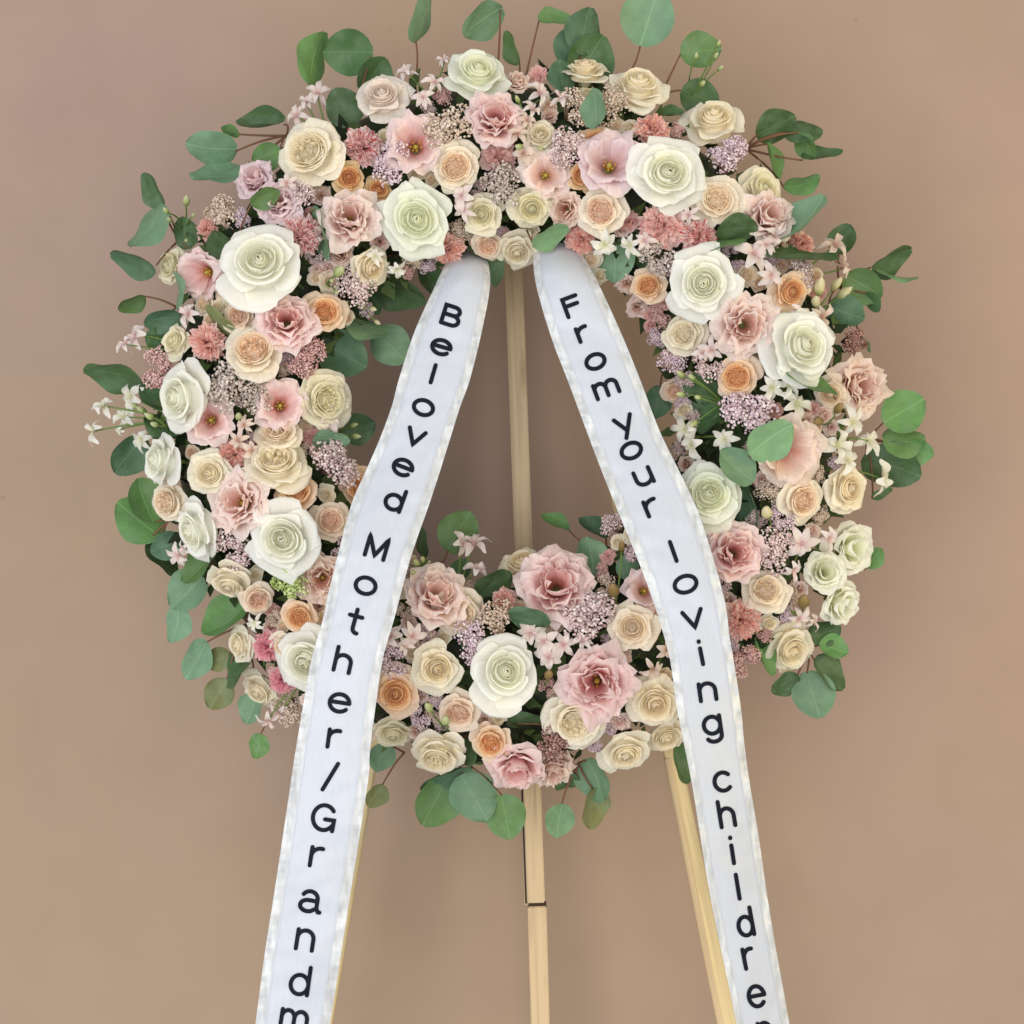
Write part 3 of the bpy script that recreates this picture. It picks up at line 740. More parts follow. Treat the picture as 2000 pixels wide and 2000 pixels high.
EUC = [
 ('dark round leaves curving over the top rim', (690, 240), [(680, 102, 98, 86, 180, 'd', 0), (613, 113, 106, 44, 76, 'g', 0), (728, 150, 86, 66, 60, 'd', -4), (672, 210, 82, 78, 120, 'd', 0)]),
 ('one narrow blue leaf seen edge on at the top', (812, 160), [(828, 36, 100, 24, 70, 'b', 0)]),
 ('one tilted blue leaf on a red stem at the top', (970, 160), [(941, 40, 94, 50, 215, 'b', 0)]),
 ('green leaves on a forked stem at the top', (1022, 170), [(1082, 40, 64, 44, 5, 'g', 0), (1004, 92, 70, 24, 110, 'g', 0)]),
 ('overlapping dark blue leaves behind a cream rose', (1120, 190), [(1141, 62, 92, 74, 80, 'k', 0), (1150, 116, 104, 92, 60, 'd', -6), (1097, 148, 64, 56, 100, 'k', 2), (1112, 90, 70, 60, 95, 'k', -3)]),
 ('one blue green leaf lying over tan rice flowers', (1160, 255), [(1163, 212, 78, 46, 92, 'b', 34)]),
 ('largest blue round leaf cut off by the top edge', (1225, 150), [(1268, 34, 116, 110, 72, 'b', 0)]),
 ('two green leaves carrying small buds', (1290, 190), [(1368, 100, 80, 76, 5, 'g', 0), (1367, 190, 78, 70, -20, 'd', -6), (1312, 224, 50, 30, 0, 'd', -8)]),
 ('bunch of dark brownish green leaves on the upper rim', (1455, 290), [(1515, 246, 84, 58, 25, 'd', 0), (1570, 256, 76, 54, 5, 'd', -3), (1577, 284, 60, 30, -60, 'g', -2), (1606, 308, 82, 34, 8, 'd', 0), (1507, 315, 74, 36, -78, 'g', 4), (1567, 360, 72, 46, 15, 'g', 0)]),
 ('large pointed blue green leaf reaching outward', (1520, 490), [(1569, 435, 132, 60, 44, 'b', 26)]),
 ('dark leaves lying over the carnations', (1395, 480), [(1440, 447, 82, 48, 5, 'd', 16), (1415, 472, 86, 26, 12, 'g', 20)]),
 ('long dark leaf lying flat beside lilac stars', (1640, 515), [(1562, 507, 150, 38, 177, 'd', 24)]),
 ('fan of green leaves on the outer rim', (1640, 560), [(1648, 468, 62, 52, 70, 'd', -4), (1738, 503, 92, 42, 28, 'd', 0), (1747, 539, 88, 20, -18, 'l', -6), (1686, 558, 82, 70, -30, 'g', 0), (1704, 590, 46, 22, -55, 'd', 0), (1652, 612, 76, 62, -20, 'k', 0), (1690, 674, 34, 18, -60, 'd', -4)]),
 ('pointed green leaf crossing below a white rose', (1628, 778), [(1582, 757, 108, 38, 160, 'g', 34)]),
 ('bright green and dark round leaves on the outer rim', (1690, 860), [(1763, 803, 94, 92, 30, 'g', 6), (1764, 862, 84, 64, 0, 'g', 2), (1793, 880, 60, 50, -10, 'g', -4), (1742, 910, 118, 84, -20, 'd', -10), (1724, 966, 46, 22, 20, 'd', -6)]),
 ('two light sea green leaves over a dusky bloom', (1478, 960), [(1504, 856, 102, 80, 35, 'l', 44), (1436, 912, 90, 72, 140, 'b', 36), (1466, 990, 112, 38, -78, 'k', 4)]),
 ('shaded leaf hanging inside the hole', (1300, 720), [(1284, 786, 66, 50, -100, 'k', 0)]),
 ('vivid dark green leaf behind the bud spray', (1420, 800), [(1378, 768, 100, 74, 120, 'd', -4), (1390, 820, 80, 56, 200, 'd', -8)]),
 ('round leaves beside the ribbon top', (1215, 450), [(1201, 506, 90, 70, -95, 'b', -2), (1250, 525, 76, 46, -60, 'd', -12)]),
 ('two light green leaves between the ribbon tops', (1020, 440), [(1072, 457, 80, 34, 26, 'l', 24), (978, 522, 78, 38, -97, 'l', 12)]),
 ('dark leaf in the gap of the upper ring', (925, 330), [(943, 294, 72, 42, 60, 'd', 4)]),
 ('dark oval leaf and paler leaves on the upper rim', (560, 265), [(510, 246, 96, 52, 182, 'd', 0), (450, 256, 38, 18, 160, 'g', -2), (412, 291, 100, 58, 175, 'b', 0), (425, 345, 110, 58, 178, 'b', 2), (521, 304, 60, 52, 200, 'g', 6)]),
 ('blue and dark leaves at the outer rim', (350, 470), [(303, 370, 76, 44, 118, 'd', 0), (292, 445, 106, 72, 235, 'b', 2), (264, 505, 96, 40, 162, 'k', 0), (362, 455, 64, 54, 100, 'd', -4)]),
 ('dark leaf edge beside the largest white rose', (455, 510), [(433, 482, 70, 46, 110, 'd', 10), (633, 455, 112, 30, -76, 'b', 10), (517, 383, 62, 32, 28, 'g', 34)]),
 ('small leaves on a thin stem at the outer rim', (345, 600), [(256, 590, 58, 24, 205, 'g', 0), (350, 567, 74, 26, 92, 'b', 18), (318, 622, 74, 46, 190, 'k', 0), (306, 664, 50, 40, -110, 'd', -6)]),
 ('olive leaf folded below a spray rose', (470, 660), [(428, 630, 84, 32, 135, 'o', 10)]),
 ('long dark green leaf pointing straight outward', (310, 760), [(224, 730, 120, 52, 170, 'd', 0), (300, 776, 70, 48, 140, 'd', -8)]),
 ('dark leaves below the white stock sprig', (330, 840), [(252, 888, 90, 64, 230, 'k', -4), (320, 834, 84, 36, 165, 'd', 0)]),
 ('pair of big overlapping green leaves on the outer rim', (340, 1010), [(283, 978, 90, 70, 110, 'g', 6), (272, 1015, 108, 84, 140, 'g', 0), (326, 1064, 70, 58, 200, 'k', -4), (314, 1094, 92, 28, -48, 'd', -6)]),
 ('green leaves hanging in a chain at the lower rim', (420, 1080), [(396, 1102, 104, 62, 230, 'g', 6), (368, 1155, 90, 80, 225, 'b', 2), (346, 1218, 76, 60, -100, 'b', 0)]),
 ('sea green and olive leaves at the lower rim', (480, 1220), [(444, 1213, 104, 66, 215, 'g', 4), (384, 1289, 86, 64, 240, 'b', -2), (424, 1287, 54, 48, 200, 'o', 0), (474, 1300, 106, 46, 240, 'd', 8), (427, 1355, 66, 62, 240, 'o', 0), (493, 1384, 64, 52, -110, 'b', -4)]),
 ('single bright green leaf dangling lowest beside the ribbon', (520, 1400), [(505, 1457, 50, 44, -100, 'g', 0)]),
 ('round leaves standing into the hole', (620, 670), [(672, 692, 102, 94, -30, 'k', -10), (717, 641, 90, 48, -20, 'l', 8), (762, 676, 88, 80, -45, 'b', 2)]),
 ('shaded leaves at the inner rim', (620, 850), [(648, 857, 72, 42, -5, 'b', 12), (700, 836, 72, 62, 20, 'k', -14)]),
 ('dark shaded leaves under the upper ring', (760, 500), [(780, 562, 116, 54, -20, 'd', -30), (840, 545, 76, 44, -60, 'd', -30), (730, 585, 60, 40, -60, 'd', -24)]),
 ('green leaves standing up from the lower ring', (850, 1120), [(896, 1038, 90, 80, 60, 'g', 0), (823, 1060, 60, 26, 95, 'd', -6), (962, 1141, 86, 60, 35, 'd', 6), (902, 1112, 44, 40, 60, 'd', -4)]),
 ('small pointed leaf and sea green leaves on the inner rim', (1190, 1120), [(1083, 1023, 62, 26, 157, 'g', -6), (1155, 1085, 78, 64, 100, 'b', 0), (1156, 1036, 68, 32, 150, 'k', -8), (1225, 1108, 50, 46, 100, 'k', -6)]),
 ('dark blue leaf over the largest pink bloom', (1000, 1205), [(1033, 1212, 86, 46, -15, 'k', 30)]),
 ('blue leaf and olive leaf dangling beside the ribbon', (790, 1470), [(745, 1478, 62, 52, -110, 'b', -6), (733, 1553, 52, 42, 235, 'o', 0)]),
 ('large round leaves hanging under the bottom rim', (890, 1480), [(852, 1562, 110, 92, -120, 'g', 0), (926, 1556, 104, 96, -60, 'b', 4), (868, 1512, 108, 54, 200, 'k', 2), (988, 1595, 90, 84, -80, 'g', 0), (912, 1466, 66, 34, -90, 'd', -6)]),
 ('small light and olive leaves hanging by the easel leg', (1130, 1490), [(1092, 1602, 68, 60, -100, 'l', -2), (1154, 1578, 82, 54, -95, 'o', 0), (1165, 1522, 90, 64, -70, 'b', 4), (1108, 1528, 52, 36, 200, 'd', -4)]),
 ('dark leaf half behind the ribbon at the bottom', (1310, 1440), [(1326, 1492, 82, 48, -75, 'd', -6), (1024, 1407, 72, 36, 10, 'd', -4)]),
 ('dark and blue leaves hanging from the lower outer rim', (1580, 1260), [(1588, 1358, 94, 84, -75, 'b', 2), (1532, 1335, 62, 48, 210, 'd', -2), (1615, 1318, 84, 54, -50, 'd', -4), (1628, 1266, 58, 46, -20, 'g', 0), (1611, 1236, 66, 50, 20, 'd', -8), (1487, 1285, 82, 40, -65, 'g', 0)]),
 ('small green leaf poking out past a white green bloom', (1680, 1110), [(1706, 1090, 50, 36, 50, 'g', -6)]),
]
LROWS = [(486, 902, 922, .03), (492, 893, 933, .0), (505, 878, 948, -.035), (520, 868, 955, -.055), (560, 849, 957, -.075), (647, 810, 941, -.092), (744, 778, 917, -.105), (791, 766, 900, -.11), (854, 743, 880, -.117), (912, 718, 862, -.124), (980, 688, 840, -.135), (1083, 660, 804, -.15), (1156, 642, 784, -.158), (1212, 630, 769, -.163), (1286, 609, 748, -.168), (1384, 591, 733, -.172), (1474, 576, 722, -.173), (1508, 571, 721, -.173), (1629, 553, 703, -.172), (1742, 536, 685, -.17), (1863, 517, 666, -.168), (1984, 501, 647, -.165), (2120, 482, 622, -.162)]
RROWS = [(462, 1080, 1100, .03), (470, 1066, 1112, .0), (480, 1052, 1124, -.035), (495, 1043, 1136, -.055), (539, 1044, 1161, -.08), (599, 1058, 1190, -.092), (674, 1082, 1223, -.1), (746, 1110, 1252, -.107), (843, 1146, 1289, -.117), (927, 1178, 1330, -.13), (999, 1207, 1363, -.14), (1094, 1246, 1394, -.15), (1181, 1278, 1417, -.158), (1243, 1297, 1425, -.163), (1291, 1309, 1433, -.166), (1382, 1322, 1447, -.17), (1463, 1338, 1455, -.172), (1540, 1353, 1466, -.172), (1629, 1367, 1481, -.171), (1740, 1385, 1497, -.17), (1845, 1406, 1514, -.168), (1944, 1427, 1532, -.165), (2120, 1462, 1563, -.16)]
def interp(rows, Y):
    n = len(rows)
    if Y <= rows[0][0]: return rows[0][1:]
    for i in range(n - 1):
        if rows[i][0] <= Y <= rows[i + 1][0]:
            a, b = rows[i], rows[i + 1]; h = b[0] - a[0]; t = (Y - a[0]) / h
            p, q = rows[max(0, i - 1)], rows[min(n - 1, i + 2)]
            out = []
            for k in (1, 2, 3):
                m0 = (b[k] - p[k]) / (b[0] - p[0]); m1 = (q[k] - a[k]) / (q[0] - a[0])
                out.append((2 * t**3 - 3 * t * t + 1) * a[k] + (t**3 - 2 * t * t + t) * h * m0 + (-2 * t**3 + 3 * t * t) * b[k] + (t**3 - t * t) * h * m1)
            return out
    return rows[-1][1:]
# ------------------------------------------------------------------ blooms: kind, px, py, radius px, colour, look, optional tilt (right, up), optional depth shift (+ = nearer, in mm)
BLOOMS = [
 # large white roses
 ('W', 513, 520, 96, 'white', 'largest white rose, fully open with pointed outer petals'),
 ('W', 815, 430, 80, 'white_green', 'large greenish white rose with a swirled heart'),
 ('W', 1301, 342, 86, 'white', 'large white rose with wide flared petals'),
 ('W', 1374, 553, 76, 'white', 'large cool white rose with one petal standing apart'),
 ('W', 1562, 680, 86, 'white', 'large white rose with a pale yellow spiral heart'),
 ('W', 1385, 968, 74, 'white_green', 'large white rose half tucked under the ribbon edge'),
 ('W', 560, 1053, 84, 'white', 'large round white rose with tight circular petals'),
 ('W', 984, 1314, 86, 'white', 'large white rose low on the ring'),
 ('W', 933, 146, 68, 'white_green', 'greenish white rose on the top rim', (0.15, 0.55)),
 ('W', 362, 775, 80, 'white', 'white rose turned sideways with broad outer petals', (-0.95, -0.1)),
 ('W', 606, 1288, 80, 'white', 'white rose mostly hidden by the ribbon', (-0.3, -0.2), -10),
 ('W', 316, 898, 62, 'white', 'white rose seen from its side', (-1.2, 0.1)),
 ('W', 390, 1032, 66, 'white', 'half hidden white rose facing outward', (-1.1, -0.4)),
 ('C', 540, 912, 64, 'cream', 'flat creamy white rose', (0.1, 0.75)),
 ('W', 748, 192, 62, 'blush_white', 'blush white rose with drooping outer petals', (-0.1, 0.5)),
 # cream roses
 ('C', 611, 302, 72, 'cream', 'full cream rose with a yellow quartered heart'),
 ('D', 1143, 142, 42, 'cream_gold', 'small cream rose seen from its side', (0.0, 1.5)),
 ('D', 1245, 176, 60, 'cream', 'open cream rose with curling side petals', (0.15, 0.75)),
 ('D', 1393, 242, 62, 'cream', 'cream rose tilted upward', (0.0, 0.8)),
 ('S', 889, 327, 52, 'cream_peach', 'cream rose with a split peach heart'),
 ('S', 497, 690, 60, 'cream_peach', 'cream rose with a wide peach heart', (0.0, 0.35)),
 ('D', 1037, 405, 44, 'cream_green', 'cream rose with a yellow green spiral'),
 ('D', 942, 418, 44, 'cream_green', 'pale cream rose with faint heart'),
 ('S', 1175, 413, 48, 'cream_coral', 'cream rose with a coral heart'),
 ('C', 1337, 652, 44, 'cream_tan', 'buff button shaped rose'),
 ('C', 634, 782, 58, 'cream_green', 'greenish cream rose with ragged petals', (0.6, 0.0)),
 ('D', 411, 925, 50, 'cream', 'pale yellow cream rose'),
 ('D', 853, 1303, 51, 'cream_gold', 'golden hearted cream rose'),
 ('C', 1122, 1405, 64, 'cream', 'ivory rose with tightly layered petals', (0.05, -0.35)),
 ('D', 1280, 1370, 54, 'cream_gold', 'cream rose with a deep golden heart'),
 ('D', 1221, 1466, 54, 'cream', 'cream rose hanging from the bottom rim', (0.1, -0.7)),
 ('C', 855, 1470, 58, 'cream', 'ivory rose nodding downward', (-0.1, -0.9)),
 ('D', 768, 1430, 42, 'cream_green', 'cream rose nodding under a peach rose', (0.0, -0.9), -14),
 ('D', 1540, 1265, 55, 'cream', 'cream rose with a smooth outer petal', (0.45, -0.45)),
 ('D', 1650, 955, 51, 'cream_gold', 'yellow cream rose on the outer rim'),
 ('D', 450, 1133, 46, 'cream_tan', 'half closed cream rose hanging down', (-0.2, -1.2)),
 ('D', 470, 1258, 38, 'cream', 'cream rose peeping out between dark leaves', (-0.9, -0.2)),
 ('D', 508, 1346, 42, 'cream', 'cream rose at the lower rim', (-0.6, -0.7)),
 ('D', 345, 668, 38, 'cream_green', 'small greenish cream rose', (-0.7, 0.2)),
 ('D', 1010, 487, 40, 'cream_tan', 'small buff rose hanging between the ribbon tops', (0.0, -0.8)),
 ('D', 338, 520, 38, 'cream_green', 'faded cream rose on the outer rim', (-0.8, 0.1), -10),
 ('D', 1487, 372, 44, 'cream_green', 'yellow green rose', (0.5, 0.2), -8),
 ('D', 1022, 1106, 46, 'cream_gold', 'cream rose lying flat on the inner rim', (-0.1, 1.1), -10),
 ('D', 1300, 1437, 40, 'cream_tan', 'buff rose partly behind the ribbon', (0.3, -0.6), -14),
 ('D', 722, 520, 44, 'cream_gold', 'yellowed cream rose facing the hole', (0.8, -0.5)),
 ('D', 1236, 1226, 48, 'peach_pale', 'peach yellow rose close to the ribbon'),
 ('C', 897, 1196, 52, 'peach_pale', 'pale peach rose under a pink bloom', (0.3, -0.3), -8),
 # white green lisianthus
 ('N', 1660, 1072, 54, 'ivory_green', 'ruffled white green lisianthus', (0.5, 0.1)),
 ('N', 1610, 1118, 44, 'ivory_green', 'small ruffled white green lisianthus', (0.1, 0.2)),
 ('N', 1640, 1178, 48, 'ivory_green', 'half open white green lisianthus', (0.7, -0.4)),
 # spray roses
 ('T', 682, 348, 36, 'apricot', 'small orange apricot spray rose'),
 ('T', 738, 372, 30, 'apricot', 'tiny orange spray rose half hidden', (0.3, 0.2), -8),
 ('S', 1400, 392, 49, 'peach_pale', 'peach spray rose with many layers'),
 ('T', 1135, 345, 33, 'apricot', 'small apricot spray rose'),
 ('S', 1268, 560, 37, 'peach', 'peach spray rose jutting into the hole', (-0.3, 0.0)),
 ('T', 1542, 570, 43, 'peach', 'brownish apricot spray rose'),
 ('S', 1440, 737, 45, 'peach', 'round peach spray rose'),
 ('S', 1562, 975, 48, 'cream_peach', 'peach hearted cream spray rose'),
 ('S', 1495, 1155, 46, 'peach_pale', 'pale yellow peach spray rose', (0.0, 0.25)),
 ('S', 632, 613, 45, 'peach', 'apricot spray rose', (0.25, 0.15)),
 ('S', 470, 618, 37, 'peach_pink', 'small pinkish peach spray rose'),
 ('S', 543, 852, 50, 'peach_pale', 'flattened peach spray rose', (0.0, 0.95)),
 ('S', 334, 980, 46, 'peach_pale', 'pale peach spray rose on the outer rim', (-0.6, 0.0)),
 ('S', 580, 967, 48, 'peach', 'orange hearted spray rose', (0.0, 0.7)),
 ('S', 645, 1018, 40, 'peach_pink', 'pinkish spray rose beside the ribbon', (0.3, 0.1)),
 ('S', 702, 955, 42, 'peach', 'apricot spray rose mostly under the ribbon', (0.3, 0.0), -12),
 ('S', 585, 1202, 38, 'peach', 'orange peach spray rose'),
 ('S', 503, 1168, 36, 'peach_pink', 'pale pink peach spray rose', (0.2, -0.4)),
 ('T', 774, 1352, 49, 'peach', 'peach spray rose with a neat spiral'),
 ('S', 897, 1390, 43, 'peach_pink', 'pink peach spray rose', (-0.2, -0.3)),
 ('S', 960, 1447, 44, 'peach', 'orange hearted peach spray rose', (-0.1, -0.3)),
 ('S', 556, 1258, 30, 'peach_pale', 'tiny yellow spray rose'),
 ('T', 1625, 768, 42, 'peach_pale', 'yellow peach spray rose behind a blush bloom', (-0.5, -0.3), -6),
 ('S', 953, 478, 34, 'peach_pink', 'small peach pink spray rose at the inner rim', (0.0, -0.7)),
 ('T', 1164, 283, 42, 'peach', 'apricot spray rose behind a pink bloom', (-0.1, 0.4), -10),
 ('D', 1056, 266, 36, 'cream_tan', 'buff and peach spray rose', (0.0, 0.2)),
 # pink lisianthus
 ('L', 812, 282, 58, 'pink', 'pink lisianthus with a brown throat'),
 ('M', 968, 235, 60, 'pink', 'double pink lisianthus with orange stamens', (0.0, 0.15)),
 ('L', 1192, 316, 64, 'pink_lilac', 'open pink lisianthus with a yellow green eye'),
 ('M', 683, 428, 59, 'pink_pale', 'folded pale pink lisianthus'),
 ('L', 396, 535, 53, 'pink', 'pink lisianthus turned outward', (-0.55, -0.4)),
 ('M', 560, 630, 60, 'pink', 'ruffled pink lisianthus with a deep pink heart'),
 ('L', 408, 820, 51, 'pink', 'cup shaped pink lisianthus with an olive throat'),
 ('L', 548, 790, 50, 'pink', 'pink lisianthus with a dark throat', (0.2, 0.1)),
 ('M', 468, 980, 63, 'pink_pale', 'pale pink rose shaped lisianthus'),
 ('M', 852, 1166, 66, 'pink_pale', 'full pale pink lisianthus'),
 ('M', 1087, 1146, 78, 'pink', 'largest pink lisianthus, wide and ruffled', (0.0, 0.3)),
 ('M', 1165, 1332, 71, 'pink_deep', 'large deep pink lisianthus with folded petals'),
 ('M', 1010, 1492, 59, 'pink_deep', 'ruffled pink lisianthus hanging at the bottom', (-0.1, -0.6)),
 ('M', 1080, 1500, 44, 'blush_beige', 'blush cream lisianthus hanging at the bottom', (0.2, -0.8)),
 ('L', 1538, 880, 70, 'blush_beige', 'dusky pink lisianthus under a round leaf'),
 ('M', 1432, 1080, 61, 'pink', 'pink lisianthus with an amber throat beside the ribbon'),
 ('M', 1455, 635, 66, 'pink_pale', 'pale pink lisianthus between white roses'),
 ('M', 1675, 756, 62, 'blush_beige', 'blush beige lisianthus on the outer rim', (0.4, 0.0)),
 ('L', 1262, 1152, 46, 'pink_lilac', 'lilac pink lisianthus cut off by the ribbon', (0.2, 0.2), -10),
 ('M', 500, 352, 45, 'pink_lilac', 'pale lilac pink lisianthus', (-0.3, 0.4)),
 ('M', 546, 397, 43, 'pink_lilac', 'crumpled lilac pink lisianthus'),
 ('L', 1068, 340, 50, 'pink_pale', 'pale pink lisianthus with a dark pink throat'),
 ('M', 1105, 408, 39, 'blush_beige', 'small blush lisianthus'),
 ('M', 1500, 425, 54, 'pink_pale', 'streaked pale pink lisianthus', (0.3, 0.2)),
 ('M', 630, 1130, 50, 'blush_beige', 'blush lisianthus at the ribbon edge', (0.1, -0.1), -8),
 # carnations
 ('A', 1290, 440, 50, 'carn_pink', 'pale pink carnation with red flecks'),
 ('A', 1365, 464, 42, 'carn_red', 'red and white striped carnation'),
 ('A', 708, 286, 44, 'carn_red', 'red striped carnation'),
 ('A', 588, 460, 46, 'carn_red', 'red and cream striped carnation'),
 ('A', 405, 668, 40, 'carn_coral', 'coral striped carnation'),
 ('A', 1276, 252, 40, 'carn_coral', 'coral carnation'),
 ('A', 1446, 1214, 45, 'carn_coral', 'coral red carnation beside the ribbon'),
 ('A', 525, 1262, 36, 'carn_hot', 'rose pink carnation'),
 ('A', 455, 885, 36, 'carn_coral', 'small coral carnation', (0, 0.2), -6),
 ('A', 975, 308, 38, 'carn_dusk', 'dusky pink carnation', (0, 0), -8),
 ('A', 1565, 478, 30, 'carn_coral', 'orange red carnation behind leaves', (0.3, 0.2), -6),
 ('A', 985, 1172, 28, 'carn_coral', 'tiny coral carnation', (0, 0.2), -4),
 ('A', 550, 1330, 32, 'carn_hot', 'bright pink carnation', (0, -0.3), -4),
 ('A', 872, 488, 36, 'carn_coral', 'coral carnation at the inner rim', (0, -0.6)),
 ('A', 1135, 470, 34, 'carn_coral', 'small coral carnation beside the ribbon top', (0, -0.5), -10),
 ('A', 405, 447, 28, 'carn_coral', 'small coral carnation', (-0.4, 0.2), -8),
 # rice flower clusters
 ('R', 770, 322, 42, 'lilac', 'lilac rice flower cluster'),
 ('R', 872, 247, 46, 'tan', 'tan rice flower cluster'),
 ('R', 978, 357, 46, 'grey', 'greyish rice flower cluster'),
 ('R', 1098, 290, 42, 'mauve', 'mauve rice flower cluster'),
 ('R', 1118, 212, 36, 'tan', 'tan rice flower cluster'),
 ('R', 1196, 207, 38, 'tan', 'cream tan rice flower cluster'),
 ('R', 433, 410, 38, 'tan', 'whitish tan rice flower cluster'),
 ('R', 1428, 306, 44, 'lilac', 'lilac rice flower cluster'),
 ('R', 1290, 500, 40, 'grey', 'greyish rice flower cluster'),
 ('R', 690, 563, 38, 'mauve', 'mauve rice flower cluster'),
 ('R', 605, 685, 36, 'rosy', 'rosy rice flower cluster'),
 ('R', 586, 722, 30, 'rosy', 'small rosy rice flower cluster'),
 ('R', 305, 718, 40, 'rosy', 'rosy rice flower cluster on the outer rim'),
 ('R', 440, 748, 52, 'grey', 'large grey rice flower cluster'),
 ('R', 494, 775, 38, 'grey', 'grey rice flower cluster'),
 ('R', 652, 910, 53, 'mauve', 'large brownish mauve rice flower cluster'),
 ('R', 450, 1075, 42, 'mauve', 'mauve rice flower cluster'),
 ('R', 922, 1255, 40, 'lilac', 'purple tinted rice flower cluster'),
 ('R', 965, 1208, 40, 'tan', 'tan rice flower cluster'),
 ('R', 1155, 1208, 58, 'mauve', 'large pale mauve rice flower cluster'),
 ('R', 772, 1290, 36, 'lilac', 'purple rice flower cluster beside the ribbon'),
 ('R', 1085, 1450, 40, 'rust', 'rust brown rice flower cluster'),
 ('R', 1317, 703, 32, 'lilac', 'lilac rice flower cluster on the inner rim'),
 ('R', 1462, 798, 52, 'lilac', 'large lilac rice flower cluster'),
 ('R', 1388, 708, 34, 'mauve', 'mauve rice flower cluster'),
 ('R', 1512, 1075, 43, 'mauve', 'mauve rice flower cluster'),
 ('R', 1668, 668, 30, 'rust', 'brown and white rice flower cluster'),
 ('R', 1203, 1024, 32, 'mauve', 'mauve rice flower cluster beside the ribbon'),
 ('R', 1452, 1292, 34, 'rosy', 'rosy rice flower cluster under the ribbon edge'),
 ('R', 562, 1386, 34, 'tan', 'tan rice flower cluster at the lower rim'),
 ('R', 565, 1130, 42, 'lime', 'lime green floret cluster'),
 ('R', 590, 372, 34, 'mauve', 'mauve rice flower cluster'),
 ('R', 1530, 1010, 28, 'lilac', 'small purple rice flower cluster'),
 ('R', 1560, 535, 32, 'mauve', 'mauve rice flower cluster under a dark leaf'),
]
KNAME = {'W': ('white_rose', 'rose', 'large white roses in the wreath'), 'C': ('cream_rose', 'rose', 'cream roses in the wreath'), 'D': ('cream_rose', 'rose', 'cream roses in the wreath'),
         'S': ('spray_rose', 'spray rose', 'small spray roses in the wreath'), 'T': ('spray_rose', 'spray rose', 'small spray roses in the wreath'),
         'L': ('lisianthus', 'lisianthus', 'lisianthus blooms in the wreath'), 'M': ('lisianthus', 'lisianthus', 'lisianthus blooms in the wreath'),
         'N': ('lisianthus', 'lisianthus', 'lisianthus blooms in the wreath'), 'A': ('carnation', 'carnation', 'carnations in the wreath'), 'R': ('rice_flower', 'rice flower', 'rice flower clusters in the wreath')}
HOURS = 'twelve one two three four five six seven eight nine ten eleven'.split()
def clock(px, py, half=True):
    a = math.degrees(math.atan2(px - WCX, -(py - WCY))) % 360
    if half:
        k = round(a / 15) % 24
        return (HOURS[k // 2] + " o'clock") if k % 2 == 0 else 'half past ' + HOURS[k // 2]
    return HOURS[round(a / 30) % 12] + " o'clock"
def rel(px, py, qx, qy):
    dx, dy = px - qx, py - qy
    if abs(dy) > abs(dx) * 0.9: return 'above' if dy < 0 else 'below'
    return 'beside'
USED = set()
SHORT = {'W': 'a white rose', 'C': 'a cream rose', 'D': 'a cream rose', 'S': 'a spray rose', 'T': 'a spray rose', 'L': 'a pink lisianthus', 'M': 'a pink lisianthus', 'N': 'a white green lisianthus', 'A': 'a carnation', 'R': 'rice flowers'}
def short(b):
    if b[4].startswith('white_green') and b[0] == 'M': return 'a white green lisianthus'
    return SHORT[b[0]]
def label_for(look, px, py, me=None):
    nb = sorted([b for b in BLOOMS if b is not me and b[0] in 'WLMNACDS' and (me is None or b[0] != me[0])], key=lambda b: (b[1] - px) ** 2 + (b[2] - py) ** 2)
    for half in (False, True):
        for b in nb[:4]:
            s = f"{look} {rel(px, py, b[1], b[2])} {short(b)} at {clock(px, py, half)}"
            d = ring_d(px, py)
            zone = ' near the inner rim' if d < -0.42 else (' near the outer rim' if d > 0.42 else '')
            if zone and 'rim' not in look and len((s + zone).split()) <= 16: s += zone
            if len(s.split()) > 16: s = f"{look} at {clock(px, py, half)} on the wreath"
            if len(s.split()) > 16: s = f"{look} at {clock(px, py, half)}"
            if s not in USED:
                USED.add(s); return s
    USED.add(s); return s


# ---- small filler blooms tucked into the gaps between the big ones
def in_ribbon(px, py):
    for rows in (LROWS, RROWS):
        if rows[0][0] < py:
            L, Rr, _ = interp(rows, py)
            if L + 12 < px < Rr - 12: return True
    return False
discs = [(b[1], b[2], b[3] * 0.95) for b in BLOOMS] + [(f[0], f[1], f[2] * 0.8) for q in SPRIGS for f in q[2]] + [(l[0], l[1], l[3] * 0.5) for q in EUC for l in q[2]]
rngf = random.Random(5)
FILL = [('S', 'peach_pale', 'tiny pale peach spray rose'), ('A', 'carn_pink', 'small speckled pink carnation'), ('R', 'mauve', 'small dusty mauve rice flower tuft'), ('M', 'blush_beige', 'small blush lisianthus'),
        ('R', 'tan', 'small cream tan rice flower tuft'), ('S', 'peach_pink', 'tiny pinkish spray rose'), ('T', 'cream', 'tiny cream spray rose'), ('R', 'rosy', 'small rosy rice flower tuft'), ('M', 'pink_pale', 'small crumpled pink lisianthus'), ('R', 'lilac', 'small lilac rice flower tuft')]
nf = 0
for t in range(9000):
    if nf >= 165: break
    a = rngf.uniform(0, 2 * pi); d = rngf.uniform(-0.86, 0.82)
    px, py = WCX + (WR + WT * d) * cos(a), WCY + (WR + WT * d) * sin(a)
    if in_ribbon(px, py): continue
    gap = min(sqrt((px - x) ** 2 + (py - y) ** 2) - r for x, y, r in discs)
    if gap < 1: continue
    rr = min(27, max(17, gap + 12))
    k, mk, lk = FILL[rngf.randrange(len(FILL))]
    BLOOMS.append((k, round(px), round(py), rr, mk, lk, None, -9))
    discs.append((px, py, rr * 0.8)); nf += 1

